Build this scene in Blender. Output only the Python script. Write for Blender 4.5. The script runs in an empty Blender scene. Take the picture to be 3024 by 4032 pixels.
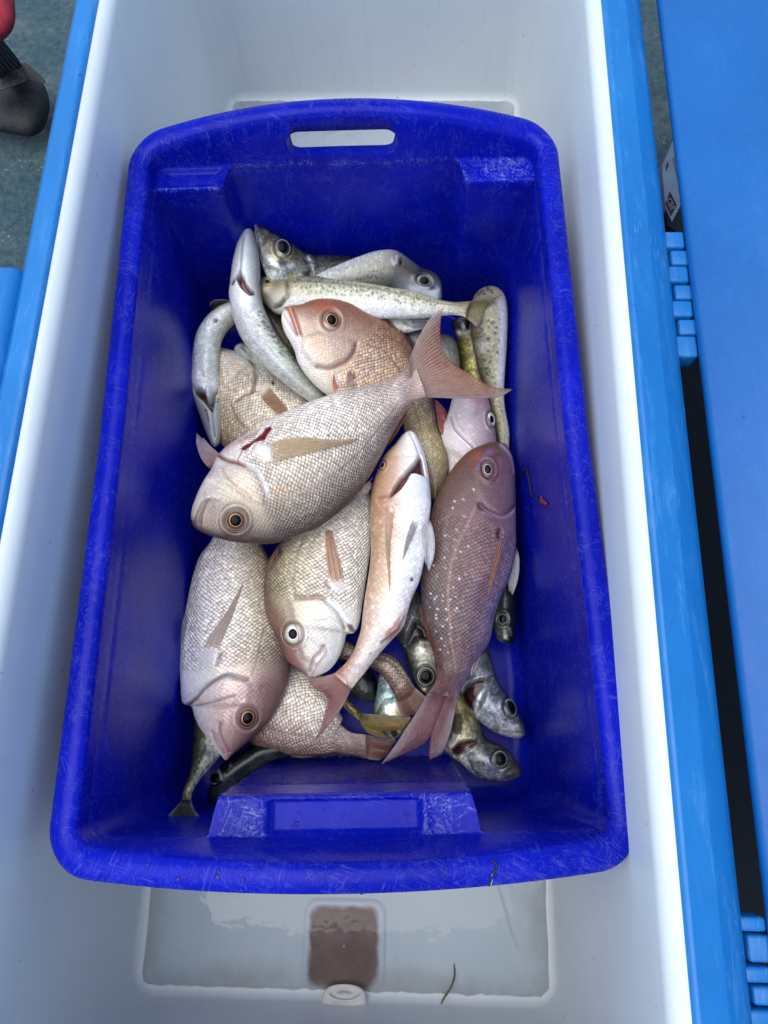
import bpy, bmesh, math, random
import numpy as np
from mathutils import Vector, Matrix
from mathutils.bvhtree import BVHTree

random.seed(7)
rng = np.random.default_rng(7)
SC = bpy.context.scene
COL = SC.collection

# ------------------------------------------------------------------ camera
CAM_Z = 0.825                      # metres above the cool box floor
PITCH, ROLL, FPX = math.radians(73.19), math.radians(-3.741), 2795.0   # FPX for a 3024 x 4032 frame
FW = np.array([0, math.cos(PITCH), -math.sin(PITCH)])
UP0 = np.array([0, math.sin(PITCH), math.cos(PITCH)])
RI0 = np.array([1.0, 0, 0])
RI = math.cos(ROLL) * RI0 + math.sin(ROLL) * UP0
UP = -math.sin(ROLL) * RI0 + math.cos(ROLL) * UP0
CAMP = np.array([0, 0, CAM_Z])
cam_d = bpy.data.cameras.new('camera')
cam = bpy.data.objects.new('camera', cam_d)
COL.objects.link(cam)
cam.matrix_world = Matrix(((RI[0], UP[0], -FW[0], 0), (RI[1], UP[1], -FW[1], 0), (RI[2], UP[2], -FW[2], CAM_Z), (0, 0, 0, 1)))
cam_d.sensor_fit = 'VERTICAL'
cam_d.sensor_height = 36.0
cam_d.lens = 36.0 * FPX / 4032.0
cam_d.clip_start = 0.02
cam_d.clip_end = 200
SC.camera = cam

# ------------------------------------------------------------------ light: overcast, brighter from the left
SUN_EL, SUN_AZ = math.radians(76), math.radians(-105)     # azimuth from +y towards +x
w = bpy.data.worlds.new('World')
SC.world = w
w.use_nodes = True
nt = w.node_tree
bg = nt.nodes['Background']
sky = nt.nodes.new('ShaderNodeTexSky')
sky.sky_type = 'NISHITA'
sky.sun_disc = False
sky.sun_elevation = SUN_EL
sky.sun_rotation = SUN_AZ
sky.air_density = 1.0
sky.dust_density = 1.2
nt.links.new(sky.outputs[0], bg.inputs[0])
bg.inputs[1].default_value = 0.15
sd = bpy.data.lights.new('sun', 'SUN')
sd.energy = 1.5
sd.angle = math.radians(70)
sd.color = (1.0, 0.975, 0.93)
sun = bpy.data.objects.new('sun', sd)
COL.objects.link(sun)
sdir = Vector((math.cos(SUN_EL) * math.sin(SUN_AZ), math.cos(SUN_EL) * math.cos(SUN_AZ), math.sin(SUN_EL)))
sun.rotation_euler = (-sdir).to_track_quat('-Z', 'Y').to_euler()
sun.location = sdir * 5
SC.view_settings.view_transform = 'Standard'
SC.view_settings.look = 'None'
SC.view_settings.exposure = 0.50
SC.view_settings.gamma = 1
SC.view_settings.use_curve_mapping = False
SC.cycles.max_bounces = 8

# ------------------------------------------------------------------ helpers
def lin(c):
    c = np.asarray(c, float) / 255.0
    return np.where(c <= 0.04045, c / 12.92, ((c + 0.055) / 1.055) ** 2.4)

def crop(ox, oy, k):
    return lambda *p: [(ox + k * p[i], oy + k * p[i + 1]) for i in range(0, len(p), 2)]
U0 = crop(0, 0, 3024 / 1659)
c1 = crop(650, 800, .4822); c2 = crop(1350, 850, .4822); c3 = crop(650, 1550, .6028)
c4 = crop(650, 2100, .5424); c5 = crop(1350, 1650, .4822); c6 = crop(1200, 2300, .5726)
z1 = crop(800, 850, .2411); z2 = crop(700, 2850, .3617); z3 = crop(1400, 2300, .2411)
z4 = crop(1300, 2600, .2712); z6 = crop(1650, 1050, .2411); z7 = crop(700, 1150, .2712)
z8 = crop(150, 2900, .6932); z9 = crop(2560, 500, .2035)

def ray(p):
    p = np.atleast_2d(np.asarray(p, float))
    d = FW + ((p[:, :1] - 1512) / FPX) * RI - ((p[:, 1:2] - 2016) / FPX) * UP
    return d
def at(p, z):
    """points of the photograph's view set down at height z above the cool box floor"""
    d = ray(p)
    z = np.broadcast_to(np.asarray(z, float), (len(d),))
    return CAMP + d * ((z - CAM_Z) / d[:, 2])[:, None]
def proj(P):
    q = P - CAMP
    dep = q @ FW
    return np.stack([1512 + FPX * (q @ RI) / dep, 2016 - FPX * (q @ UP) / dep], -1)

def rs(pts, n, smooth=True):
    """resample a polyline to n points by arc length (Catmull-Rom when smooth)"""
    P = np.asarray(pts, float)
    if len(P) == 1:
        return np.repeat(P, n, 0)
    if smooth and len(P) > 2:
        Q = np.vstack([2 * P[0] - P[1], P, 2 * P[-1] - P[-2]])
        out = []
        for i in range(1, len(Q) - 2):
            t = np.linspace(0, 1, 12, endpoint=False)[:, None]
            a, b, c, d = Q[i - 1], Q[i], Q[i + 1], Q[i + 2]
            out.append(.5 * ((2 * b) + (c - a) * t + (2 * a - 5 * b + 4 * c - d) * t ** 2 + (3 * b - a - 3 * c + d) * t ** 3))
        P = np.vstack(out + [P[-1:]])
    L = np.r_[0, np.cumsum(np.linalg.norm(np.diff(P, axis=0), axis=1))]
    t = np.linspace(0, L[-1], n)
    return np.stack([np.interp(t, L, P[:, k]) for k in range(P.shape[1])], -1)

def sstep(a, b, x):
    t = np.clip((x - a) / (b - a), 0, 1)
    return t * t * (3 - 2 * t)

def tag(o, label=None, cat=None, group=None, kind=None):
    if label: o['label'] = label
    if cat: o['category'] = cat
    if group: o['group'] = group
    if kind: o['kind'] = kind
    return o

def empty(name, loc, label, cat, group=None):
    o = bpy.data.objects.new(name, None)
    o.empty_display_size = 0.02
    o.location = loc
    COL.objects.link(o)
    return tag(o, label, cat, group)

def link(name, me, m, parent=None):
    o = bpy.data.objects.new(name, me)
    if m: me.materials.append(m)
    COL.objects.link(o)
    if parent:
        o.parent = parent
        o.matrix_parent_inverse = parent.matrix_basis.inverted()
    return o

def grid_mesh(name, V, nu, nv, wrap_v=False, cols=None, floats=None, vecs=None, smooth=True, caps=False):
    V = np.asarray(V, np.float32).reshape(-1, 3)
    i = np.arange(nu - 1)[:, None]
    j = np.arange(nv if wrap_v else nv - 1)[None, :]
    j2 = (j + 1) % nv
    F = np.stack([i * nv + j, i * nv + j2, (i + 1) * nv + j2, (i + 1) * nv + j], -1).reshape(-1, 4)
    me = bpy.data.meshes.new(name)
    nf = len(F)
    extra = []
    if caps:
        extra = [np.arange(nv)[::-1], np.arange(nv) + (nu - 1) * nv]
    loops = np.concatenate([F.ravel()] + extra) if extra else F.ravel()
    starts = np.r_[np.arange(nf) * 4, [nf * 4 + k * nv for k in range(len(extra))]].astype(np.int32)
    totals = np.r_[np.full(nf, 4), [nv] * len(extra)].astype(np.int32)
    me.vertices.add(len(V)); me.vertices.foreach_set('co', V.ravel())
    me.loops.add(len(loops)); me.loops.foreach_set('vertex_index', loops.astype(np.int32))
    me.polygons.add(len(starts)); me.polygons.foreach_set('loop_start', starts)
    me.polygons.foreach_set('loop_total', totals)
    me.polygons.foreach_set('use_smooth', np.full(len(starts), smooth))
    me.update(calc_edges=True)
    me.validate()
    if cols is not None:
        a = me.color_attributes.new('Col', 'FLOAT_COLOR', 'POINT')
        a.data.foreach_set('color', np.c_[cols, np.ones(len(cols))].astype(np.float32).ravel())
    for k, v in (floats or {}).items():
        a = me.attributes.new(k, 'FLOAT', 'POINT'); a.data.foreach_set('value', np.asarray(v, np.float32))
    for k, v in (vecs or {}).items():
        a = me.attributes.new(k, 'FLOAT_VECTOR', 'POINT'); a.data.foreach_set('vector', np.asarray(v, np.float32).ravel())
    return me

def bm_obj(name, bm, m, parent=None, smooth=False):
    me = bpy.data.meshes.new(name)
    bmesh.ops.recalc_face_normals(bm, faces=bm.faces)
    bm.to_mesh(me); bm.free()
    if smooth:
        me.polygons.foreach_set('use_smooth', [True] * len(me.polygons))
    return link(name, me, m, parent)

def bev(o, w, seg=3):
    md = o.modifiers.new('bevel', 'BEVEL'); md.width = w; md.segments = seg; md.limit_method = 'ANGLE'
    md.angle_limit = math.radians(35)
    o.data.polygons.foreach_set('use_smooth', [True] * len(o.data.polygons))
    return o

# ------------------------------------------------------------------ materials
def mat(name):
    m = bpy.data.materials.new(name)
    m.use_nodes = True
    N = m.node_tree.nodes
    return m, m.node_tree, N['Principled BSDF']

class NT:
    def __init__(s, t): s.t = t
    def n(s, typ, **kw):
        x = s.t.nodes.new('ShaderNode' + typ)
        for k, v in kw.items(): setattr(x, k, v)
        return x
    def l(s, a, b): s.t.links.new(a, b)
    def val(s, v):
        x = s.n('Value'); x.outputs[0].default_value = v; return x.outputs[0]
    def math(s, op, a, b=None, c=None, clamp=False):
        x = s.n('Math', operation=op, use_clamp=clamp)
        for i, v in enumerate((a, b, c)):
            if v is None: continue
            if isinstance(v, (int, float)): x.inputs[i].default_value = v
            else: s.l(v, x.inputs[i])
        return x.outputs[0]
    def ramp(s, v, a, b, c=0.0, d=1.0):
        x = s.n('MapRange', interpolation_type='SMOOTHSTEP')
        s.l(v, x.inputs[0])
        for i, q in zip((1, 2, 3, 4), (a, b, c, d)): x.inputs[i].default_value = q
        return x.outputs[0]
    def mix(s, f, a, b, mode='MIX'):
        x = s.n('Mix', data_type='RGBA', blend_type=mode)
        if isinstance(f, (int, float)): x.inputs[0].default_value = f
        else: s.l(f, x.inputs[0])
        for i, v in ((6, a), (7, b)):
            if isinstance(v, (tuple, list)): x.inputs[i].default_value = (*v[:3], 1)
            else: s.l(v, x.inputs[i])
        return x.outputs[2]
    def noise(s, vec, scale, detail=4, rough=.55, dist=0):
        x = s.n('TexNoise'); x.inputs['Scale'].default_value = scale
        x.inputs['Detail'].default_value = detail; x.inputs['Roughness'].default_value = rough
        x.inputs['Distortion'].default_value = dist
        if vec is not None: s.l(vec, x.inputs['Vector'])
        return x.outputs[0]
    def mapping(s, vec, scale=(1, 1, 1), rot=(0, 0, 0)):
        if any(rot):
            y = s.n('Mapping'); y.inputs['Rotation'].default_value = rot
            s.l(vec, y.inputs['Vector']); vec = y.outputs[0]
        x = s.n('Mapping'); x.inputs['Scale'].default_value = scale
        s.l(vec, x.inputs['Vector']); return x.outputs[0]
    def bump(s, h, dist, strength=1.0, prev=None):
        x = s.n('Bump'); x.inputs['Strength'].default_value = strength; x.inputs['Distance'].default_value = dist
        s.l(h, x.inputs['Height'])
        if prev is not None: s.l(prev, x.inputs['Normal'])
        return x.outputs[0]
    def obj(s): return s.n('TexCoord').outputs['Object']
    def geo(s): return s.n('NewGeometry').outputs['Position']

def skin(name, pitch, bump_d, rough, metal, colour_amt, mottle, coat=.25, edge_dark=.62, rnd=.22, gain=1.2, big=0):
    m, t, b = mat(name)
    g = NT(t)
    at_ = g.n('Attribute', attribute_name='Col'); sc = g.n('Attribute', attribute_name='scl'); uv = g.n('Attribute', attribute_name='suv')
    vec = g.mapping(uv.outputs['Vector'], scale=(1 / pitch, 1 / pitch, 1), rot=(0, 0, math.radians(45)))
    vo = g.n('TexVoronoi', voronoi_dimensions='2D', feature='F1')
    vo.inputs['Scale'].default_value = 1.0; vo.inputs['Randomness'].default_value = rnd
    g.l(vec, vo.inputs['Vector'])
    sub = g.n('VectorMath', operation='SUBTRACT'); g.l(vec, sub.inputs[0]); g.l(vo.outputs['Position'], sub.inputs[1])
    sp = g.n('SeparateXYZ'); g.l(sub.outputs[0], sp.inputs[0])
    dx = g.math('MULTIPLY', g.math('ADD', sp.outputs[0], sp.outputs[1]), .7071)     # towards the tail inside one scale
    dist = vo.outputs['Distance']
    dome = g.math('SUBTRACT', 1.0, g.math('POWER', dist, 1.6))
    hgt = g.math('ADD', dome, g.math('MULTIPLY', dx, .75))
    hgt = g.math('MULTIPLY', hgt, sc.outputs['Fac'])
    edge = g.ramp(g.math('SUBTRACT', dist, g.math('MULTIPLY', dx, .40)), .28, .72, 0.0, 1.0)  # dark scale rims, skewed to paint in the shade behind each overlap
    edge = g.math('MULTIPLY', edge, g.math('MULTIPLY', sc.outputs['Fac'], colour_amt))
    c = at_.outputs['Color']
    dark = g.mix(1.0, c, (edge_dark, edge_dark * .96, edge_dark * .93), 'MULTIPLY')
    c = g.mix(edge, c, dark)
    cell = g.n('SeparateColor'); g.l(vo.outputs['Color'], cell.inputs[0])
    cv = g.math('MULTIPLY_ADD', g.math('SUBTRACT', cell.outputs[0], .5), g.math('MULTIPLY', sc.outputs['Fac'], 0.46 * colour_amt), 1.0)
    glint = g.math('MULTIPLY', g.ramp(cell.outputs[1], .66, .95, 0, .50), sc.outputs['Fac'])  # bright glints painted into the base colour of scattered scales
    cv = g.math('ADD', cv, g.math('MULTIPLY', glint, colour_amt))
    vm = g.n('VectorMath', operation='SCALE'); g.l(c, vm.inputs[0]); g.l(cv, vm.inputs[3]); c = vm.outputs[0]
    pos = g.geo()
    n1 = g.noise(pos, 55, 5, .65)
    n2 = g.noise(pos, 260, 4, .6)
    f = g.math('MULTIPLY_ADD', g.math('SUBTRACT', n1, .5), mottle * 1.6, 1.0)
    f = g.math('MULTIPLY', f, g.math('MULTIPLY_ADD', g.math('SUBTRACT', n2, .5), mottle * 1.5, 1.0))
    vm = g.n('VectorMath', operation='SCALE'); g.l(c, vm.inputs[0]); g.l(g.math('MULTIPLY', f, gain), vm.inputs[3]); c = vm.outputs[0]
    if big:
        nb_ = g.noise(pos, 75, 7, .72, .6)
        k_ = g.math('MULTIPLY', g.ramp(nb_, .36, .64, .38, 1.32), g.ramp(g.noise(pos, 330, 4, .7), .36, .62, .72, 1.15))
        vm = g.n('VectorMath', operation='SCALE'); g.l(c, vm.inputs[0]); g.l(k_, vm.inputs[3]); c = vm.outputs[0]
    # faint rosy and greenish sheen patches of the skin pigment
    n3 = g.noise(pos, 34, 3, .5)
    c = g.mix(g.ramp(n3, .54, .72, 0, .35 * min(1, mottle * 4)), c, g.mix(1.0, c, (1.06, .90, .80), 'MULTIPLY'))
    c = g.mix(g.ramp(n3, .46, .28, 0, .30 * min(1, mottle * 4)), c, g.mix(1.0, c, (.90, 1.0, .92), 'MULTIPLY'))
    g.l(c, b.inputs['Base Color'])
    r = g.math('MULTIPLY_ADD', n2, .22, rough - .1)
    g.l(r, b.inputs['Roughness'])
    b.inputs['Metallic'].default_value = metal
    b.inputs['Coat Weight'].default_value = coat
    b.inputs['Coat Roughness'].default_value = .11
    b.inputs['Subsurface Weight'].default_value = 0.0
    nb = g.bump(g.noise(pos, 150, 4, .6), .0016, .35)
    nb = g.bump(g.noise(pos, 480, 3, .6), .0005, .6, nb)
    nb = g.bump(hgt, bump_d, 1.0, nb)
    g.l(nb, b.inputs['Normal'])
    return m

M_SNAP = skin('snapper_skin', .0031, .0017, .22, .10, .92, .22, edge_dark=.50, rnd=.34, gain=1.40, coat=.5)
M_PURP = skin('dark_snapper_skin', .0031, .0008, .38, .10, .9, .15, edge_dark=.6)
M_PALE = skin('pale_belly_skin', .0042, .0004, .36, .05, .55, .10, edge_dark=.75)
M_WHIT = skin('whiting_skin', .0022, .0004, .29, .05, .7, .15, coat=.4, edge_dark=.72)
M_MACK = skin('silver_skin', .0018, .00025, .30, .25, .7, 1.15, coat=.5, gain=1.38, edge_dark=.6, rnd=.8, big=1)

def fin_mat():
    m, t, b = mat('fin_membrane')
    g = NT(t)
    ca = g.n('Attribute', attribute_name='Col'); uv = g.n('Attribute', attribute_name='suv'); al = g.n('Attribute', attribute_name='alp')
    sp = g.n('SeparateXYZ'); g.l(uv.outputs['Vector'], sp.inputs[0])
    wob = g.math('MULTIPLY', g.noise(uv.outputs['Vector'], 3.0, 2), .8)
    s = g.math('SINE', g.math('MULTIPLY', g.math('ADD', sp.outputs[0], wob), 6.2832))
    s01 = g.math('MULTIPLY_ADD', s, .5, .5)
    c = g.mix(g.math('MULTIPLY', s01, .8), ca.outputs['Color'], g.mix(1.0, ca.outputs['Color'], (.66, .58, .52), 'MULTIPLY'))
    n = g.noise(g.geo(), 180, 4)
    vm = g.n('VectorMath', operation='SCALE'); g.l(c, vm.inputs[0]); g.l(g.math('MULTIPLY_ADD', n, .7, .78), vm.inputs[3])
    g.l(vm.outputs[0], b.inputs['Base Color'])
    b.inputs['Roughness'].default_value = .24
    b.inputs['Coat Weight'].default_value = .3
    a = g.math('MULTIPLY', al.outputs['Fac'], g.math('MULTIPLY_ADD', s01, .3, .78), clamp=True)
    g.l(a, b.inputs['Alpha'])
    g.l(g.bump(s01, .0007, .9), b.inputs['Normal'])
    return m
M_FIN = fin_mat()

def eye_mat():
    m, t, b = mat('fish_eye')
    g = NT(t)
    ca = g.n('Attribute', attribute_name='Col')
    n = g.noise(g.geo(), 900, 3)
    vm = g.n('VectorMath', operation='SCALE'); g.l(ca.outputs['Color'], vm.inputs[0]); g.l(g.math('MULTIPLY_ADD', n, .8, .6), vm.inputs[3])
    g.l(vm.outputs[0], b.inputs['Base Color'])
    b.inputs['Roughness'].default_value = .28
    b.inputs['Metallic'].default_value = .25
    b.inputs['Coat Weight'].default_value = .35
    b.inputs['Coat Roughness'].default_value = .03
    return m
M_EYE = eye_mat()
def simple(name, c, rough=.5, coat=0, nz=None, metal=0, bump=None):
    m, t, b = mat(name)
    g = NT(t)
    if nz:
        n = g.noise(g.geo(), nz[0], 5, .6)
        k = tuple(x * (1 - nz[1]) for x in c); k2 = tuple(min(1, x * (1 + nz[1])) for x in c)
        g.l(g.mix(g.ramp(n, .3, .7), k, k2), b.inputs['Base Color'])
        if bump: g.l(g.bump(n, bump), b.inputs['Normal'])
    else:
        b.inputs['Base Color'].default_value = (*c, 1)
    b.inputs['Roughness'].default_value = rough
    b.inputs['Coat Weight'].default_value = coat
    b.inputs['Metallic'].default_value = metal
    return m
M_PUPIL = simple('pupil_black', (.0015, .002, .003), .06, .0, (500, .5))
M_PUPIL.node_tree.nodes['Principled BSDF'].inputs['Specular IOR Level'].default_value = .12

def tub_mat():
    m, t, b = mat('scuffed_blue_plastic')
    g = NT(t)
    p = g.obj()
    wear = g.n('Attribute', attribute_name='wear').outputs['Fac']
    base = g.mix(g.ramp(g.noise(p, 9, 4), .3, .7), (.0010, .0052, .30), (.0024, .0100, .44))
    def hair(rot, sc, thin, where, lo, hi):
        n = g.noise(g.mapping(p, sc, rot), 1.0, 2, .5, .35)
        li = g.ramp(g.math('ABSOLUTE', g.math('SUBTRACT', n, .5)), thin, 0.0, 0, 1)
        return g.math('MULTIPLY', li, g.ramp(g.noise(p, where, 3), lo, hi))
    lines = hair((0, 0, .35), (260, 9, 30), .020, 40, .52, .60)
    for a in (((0, 0, -1.1), (240, 8, 40), .018, 33, .53, .60), ((.3, .2, 1.9), (300, 12, 30), .018, 47, .53, .60), ((0, .5, .9), (220, 7, 200), .018, 29, .52, .6),
              ((.2, 0, 2.7), (330, 10, 60), .016, 52, .54, .6), ((1.4, .3, .2), (280, 10, 90), .018, 38, .53, .6), ((1.2, 0, 1.3), (310, 9, 50), .018, 44, .53, .6)):
        lines = g.math('MAXIMUM', lines, hair(*a))
    patch = g.ramp(g.noise(p, 24, 7, .75, .4), .50, .66)
    grain = g.math('MULTIPLY', g.ramp(g.noise(g.mapping(p, (560, 480, 520), (0, 0, .4)), 1, 4, .7), .50, .64), g.ramp(g.noise(p, 150, 4, .7), .44, .6))
    hi_ = g.ramp(wear, .2, .95, .10, 1.0)
    f = g.math('MULTIPLY', lines, g.math('MULTIPLY_ADD', hi_, .62, .01))
    f = g.math('MAXIMUM', f, g.math('MULTIPLY', g.math('MULTIPLY', patch, grain), g.math('MULTIPLY_ADD', hi_, .75, .08)))
    f = g.math('MAXIMUM', f, g.math('MULTIPLY', g.math('MULTIPLY', grain, g.ramp(wear, .6, .95)), g.ramp(g.noise(p, 45, 5, .7), .40, .58)), clamp=True)
    haze = g.math('MULTIPLY', g.ramp(g.noise(p, 16, 6, .7), .46, .74), g.math('MULTIPLY_ADD', hi_, .05, .006))
    f2 = g.math('ADD', g.math('MULTIPLY', f, .85), haze, clamp=True)
    c = g.mix(f2, base, (.34, .38, .62))
    dirt = g.ramp(g.noise(p, 70, 6, .7), .67, .78, 0, .6)
    c = g.mix(dirt, c, (.012, .014, .06))
    g.l(c, b.inputs['Base Color'])
    g.l(g.math('MULTIPLY_ADD', f2, .4, .27), b.inputs['Roughness'])
    b.inputs['Specular IOR Level'].default_value = .13
    h = g.math('ADD', g.noise(p, 60, 4), g.math('MULTIPLY', g.noise(p, 600, 3), .12))
    nb = g.bump(h, .0012, .5)
    nb = g.bump(f, .0003, .5, nb)
    g.l(nb, b.inputs['Normal'])
    return m
M_TUB = tub_mat()

def liner_mat():
    m, t, b = mat('white_plastic_liner')
    g = NT(t); p = g.obj()
    base = g.mix(g.ramp(g.noise(p, 4, 4), .3, .7), (.70, .765, .755), (.76, .81, .79))
    st = g.ramp(g.noise(g.mapping(p, (200, 25, 8)), 1, 5, .6), .5, .75, 0, .12)
    c = g.mix(st, base, (.44, .46, .49))
    n = g.noise(p, 160, 2, .4)
    c = g.mix(g.ramp(n, .765, .80, 0, .8), c, (.16, .05, .035))        # specks of blood and grit
    c = g.mix(g.ramp(g.noise(p, 7, 6, .7), .62, .78, 0, .16), c, (.42, .36, .27))
    g.l(c, b.inputs['Base Color'])
    b.inputs['Roughness'].default_value = .42
    h = g.math('ADD', g.noise(g.mapping(p, (140, 140, 12)), 1, 4, .6), g.math('MULTIPLY', g.noise(p, 30, 3), .6))
    g.l(g.bump(h, .0008, .35), b.inputs['Normal'])
    return m
M_LINER = liner_mat()

def shell_mat(name, lo, hi, scuff):
    m, t, b = mat(name)
    g = NT(t); p = g.obj()
    c = g.mix(g.ramp(g.noise(p, 6, 5), .3, .7), lo, hi)
    pale = g.math('MULTIPLY', g.ramp(g.noise(g.mapping(p, (60, 11, 40)), 1, 8, .8, .4), .50, .72), scuff)
    c = g.mix(pale, c, (.10, .34, .66))
    n = g.noise(g.mapping(p, (300, 12, 60), (0, 0, .15)), 1, 3, .5, .5)
    li = g.ramp(g.math('ABSOLUTE', g.math('SUBTRACT', n, .5)), .01, 0, 0, 1)
    li = g.math('MULTIPLY', g.math('MULTIPLY', li, min(1, scuff * 1.2)), g.ramp(g.noise(p, 18, 3), .48, .62, 0, .6))
    c = g.mix(li, c, (.22, .46, .74))
    c = g.mix(g.ramp(g.noise(p, 120, 2, .4), .74, .79, 0, .6), c, (.02, .05, .10))
    g.l(c, b.inputs['Base Color'])
    g.l(g.math('MULTIPLY_ADD', g.noise(p, 40, 4), .2, .30), b.inputs['Roughness'])
    h = g.math('ADD', g.noise(p, 45, 5), g.math('MULTIPLY', g.noise(p, 500, 3), .1))
    g.l(g.bump(h, .0012, .4), b.inputs['Normal'])
    return m
M_SHELL = shell_mat('blue_plastic_shell', (.006, .165, .47), (.010, .205, .55), .6)
M_LID = shell_mat('blue_plastic_lid', (.004, .118, .38), (.007, .142, .44), .10)

def deck_mat():
    m, t, b = mat('wet_painted_deck')
    g = NT(t); p = g.obj()
    n = g.noise(p, 90, 6, .7)
    n2 = g.noise(p, 14, 5, .6)
    c = g.mix(g.ramp(n, .3, .7), (.012, .042, .050), (.046, .112, .130))
    c = g.mix(g.ramp(n2, .55, .7, 0, .6), c, (.085, .16, .18))
    fl = g.math('MULTIPLY', g.ramp(g.noise(p, 130, 6, .75), .57, .66, 0, .7), g.ramp(g.noise(p, 9, 4), .50, .62))
    c = g.mix(fl, c, (.62, .68, .68))
    g.l(c, b.inputs['Base Color'])
    g.l(g.ramp(n2, .35, .65, .5, .12), b.inputs['Roughness'])
    g.l(g.bump(n, .006, 1.0), b.inputs['Normal'])
    return m

# ------------------------------------------------------------------ setting: deck
bm = bmesh.new()
bmesh.ops.create_grid(bm, x_segments=1, y_segments=1, size=30)
deck = bm_obj('deck', bm, deck_mat())
deck.location = (0, 0, -.075)
tag(deck, kind='structure')

# ------------------------------------------------------------------ cool box
YC = math.radians(-4.796)
def frame(cx, cy, yaw):
    ca, sa = math.cos(yaw), math.sin(yaw)
    return lambda x, y, z: (cx + ca * x - sa * y, cy + sa * x + ca * y, z)
CF = frame(0, 0, YC)

def rrect(x0, x1, y0, y1, r, ns=40, nc=10):
    """rounded rectangle ring, counter-clockwise, fixed point count"""
    out = []
    cs = [(x1 - r, y0 + r, -90), (x1 - r, y1 - r, 0), (x0 + r, y1 - r, 90), (x0 + r, y0 + r, 180)]
    sides = [((x0 + r, y0), (x1 - r, y0)), ((x1, y0 + r), (x1, y1 - r)), ((x1 - r, y1), (x0 + r, y1)), ((x0, y1 - r), (x0, y0 + r))]
    for k in range(4):
        a, b2 = np.array(sides[k][0]), np.array(sides[k][1])
        for t in np.linspace(0, 1, ns, endpoint=False):
            out.append(a + (b2 - a) * t)
        cx, cy, a0 = cs[k]
        for t in np.linspace(0, 90, nc, endpoint=False):
            an = math.radians(a0 + t)
            out.append((cx + r * math.cos(an), cy + r * math.sin(an)))
    return np.array(out)

box = empty('cool_box', CF(-.05, .3, -.07), 'long blue fish cool box with white liner, its hinged lid open', 'cool box')
FX0, FX1, FY0, FY1 = -.264, .162, -.264, .885
RZ = .335
rings = []
def ring_pts(x0, x1, y0, y1, r, z):
    R = rrect(x0, x1, y0, y1, r)
    return np.c_[R, np.full(len(R), z)]
LIN = [(-.13, -.13, .001), ]
rings.append(ring_pts(-.052, -.050, .31, .312, .0004, 0.0))
for k in np.linspace(.1, 1, 10):
    rings.append(ring_pts(-.051 + (FX0 + .014 + .051) * k, -.051 + (FX1 - .014 + .051) * k, .311 + (FY0 + .014 - .311) * k, .311 + (FY1 - .014 - .311) * k, .014 * k, 0.0))
for a in np.linspace(10, 90, 7):
    d = .014 * (1 - math.sin(math.radians(a)))
    z = .014 * (1 - math.cos(math.radians(a)))
    rings.append(ring_pts(FX0 + d, FX1 - d, FY0 + d, FY1 - d, .014 + .012 * math.sin(math.radians(a)), z))
for k in np.linspace(.08, 1, 14):
    e = .010 * k
    rings.append(ring_pts(FX0 - e * 1.2, FX1 + e * .15, FY0 - e * 1.4, FY1 + e * 1.4, .026 + .021 * k, .014 + (RZ - .012 - .014) * k))
for a in np.linspace(15, 90, 6):
    s_, c_ = math.sin(math.radians(a)), math.cos(math.radians(a))
    o_ = .0125 * (1 - c_)
    rings.append(ring_pts(FX0 - .012 - o_, FX1 + .0015 + o_, FY0 - .014 - o_, FY1 + .014 + o_, .047 + o_, RZ - .012 + .012 * s_))
o_ = .0185
rings.append(ring_pts(FX0 - .012 - o_, FX1 + .0015 + o_, FY0 - .014 - o_, FY1 + .014 + o_, .05 + o_, RZ - .0005))
nv = len(rings[0])
V = np.vstack(rings)
# sump: a shallow square well in the floor before the drain
def sump_local(x, y):
    return sstep(-.088, -.084, x) * sstep(-.006, -.010, x) * sstep(-.262, -.258, y) * sstep(-.168, -.173, y)
W = np.array([CF(*p) for p in V])
liner = link('liner', grid_mesh('liner', W, len(rings), nv, True), M_LINER, box)
# the white floor is one deep fillet; the drain well and the water lie on it
LX0, LX1 = FX0 - .012 - .0125, FX1 + .0015 + .0125
sh = []
def shell_ring(il, ir, z, r=.06):
    return ring_pts(LX0 - il, LX1 + ir, FY0 - .0265 - il, FY1 + .0265 + il, r + max(il, 0), z)
for il, ir, z in ((-.0008, -.0008, RZ - .02), (-.0004, -.0004, RZ + .0005), (.001, .001, RZ + .0028), (.003, .003, RZ + .0036), (.0065, .0045, RZ + .0034), (.008, .006, RZ + .0026),
                  (.017, .020, RZ + .0026), (.0185, .0215, RZ + .0018), (.026, .036, RZ - .010), (.030, .0405, RZ - .0135), (.032, .042, RZ - .020), (.033, .0425, RZ - .06), (.033, .0425, RZ - .062),
                  (.028, .038, RZ - .066), (.028, .038, -.02), (.0, .0, -.072)):
    sh.append(shell_ring(il, ir, z))
W = np.array([CF(*p) for p in np.vstack(sh)])
link('shell', grid_mesh('shell', W, len(sh), nv, True), M_SHELL, box)

def cf_box(name, x0, x1, y0, y1, z0, z1, m, parent, bw=.004):
    bm = bmesh.new()
    vs = [bm.verts.new(CF(x, y, z)) for z in (z0, z1) for x, y in ((x0, y0), (x1, y0), (x1, y1), (x0, y1))]
    for f in ((0, 3, 2, 1), (4, 5, 6, 7), (0, 1, 5, 4), (1, 2, 6, 5), (2, 3, 7, 6), (3, 0, 4, 7)):
        bm.faces.new([vs[i] for i in f])
    return bev(bm_obj(name, bm, m, parent), bw)
def to_cf(p, z):
    q = at(p, z)[0]
    ca, sa = math.cos(-YC), math.sin(-YC)
    return np.array([ca * q[0] - sa * q[1], sa * q[0] + ca * q[1]])
# grip ledge moulded on the outer side
yy = to_cf(U0(0, 565), RZ - .01)[1]
cf_box('grip_ledge', LX0 - .09, LX0 - .029, yy - .26, yy, .20, RZ - .009, M_SHELL, box, .012)
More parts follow.
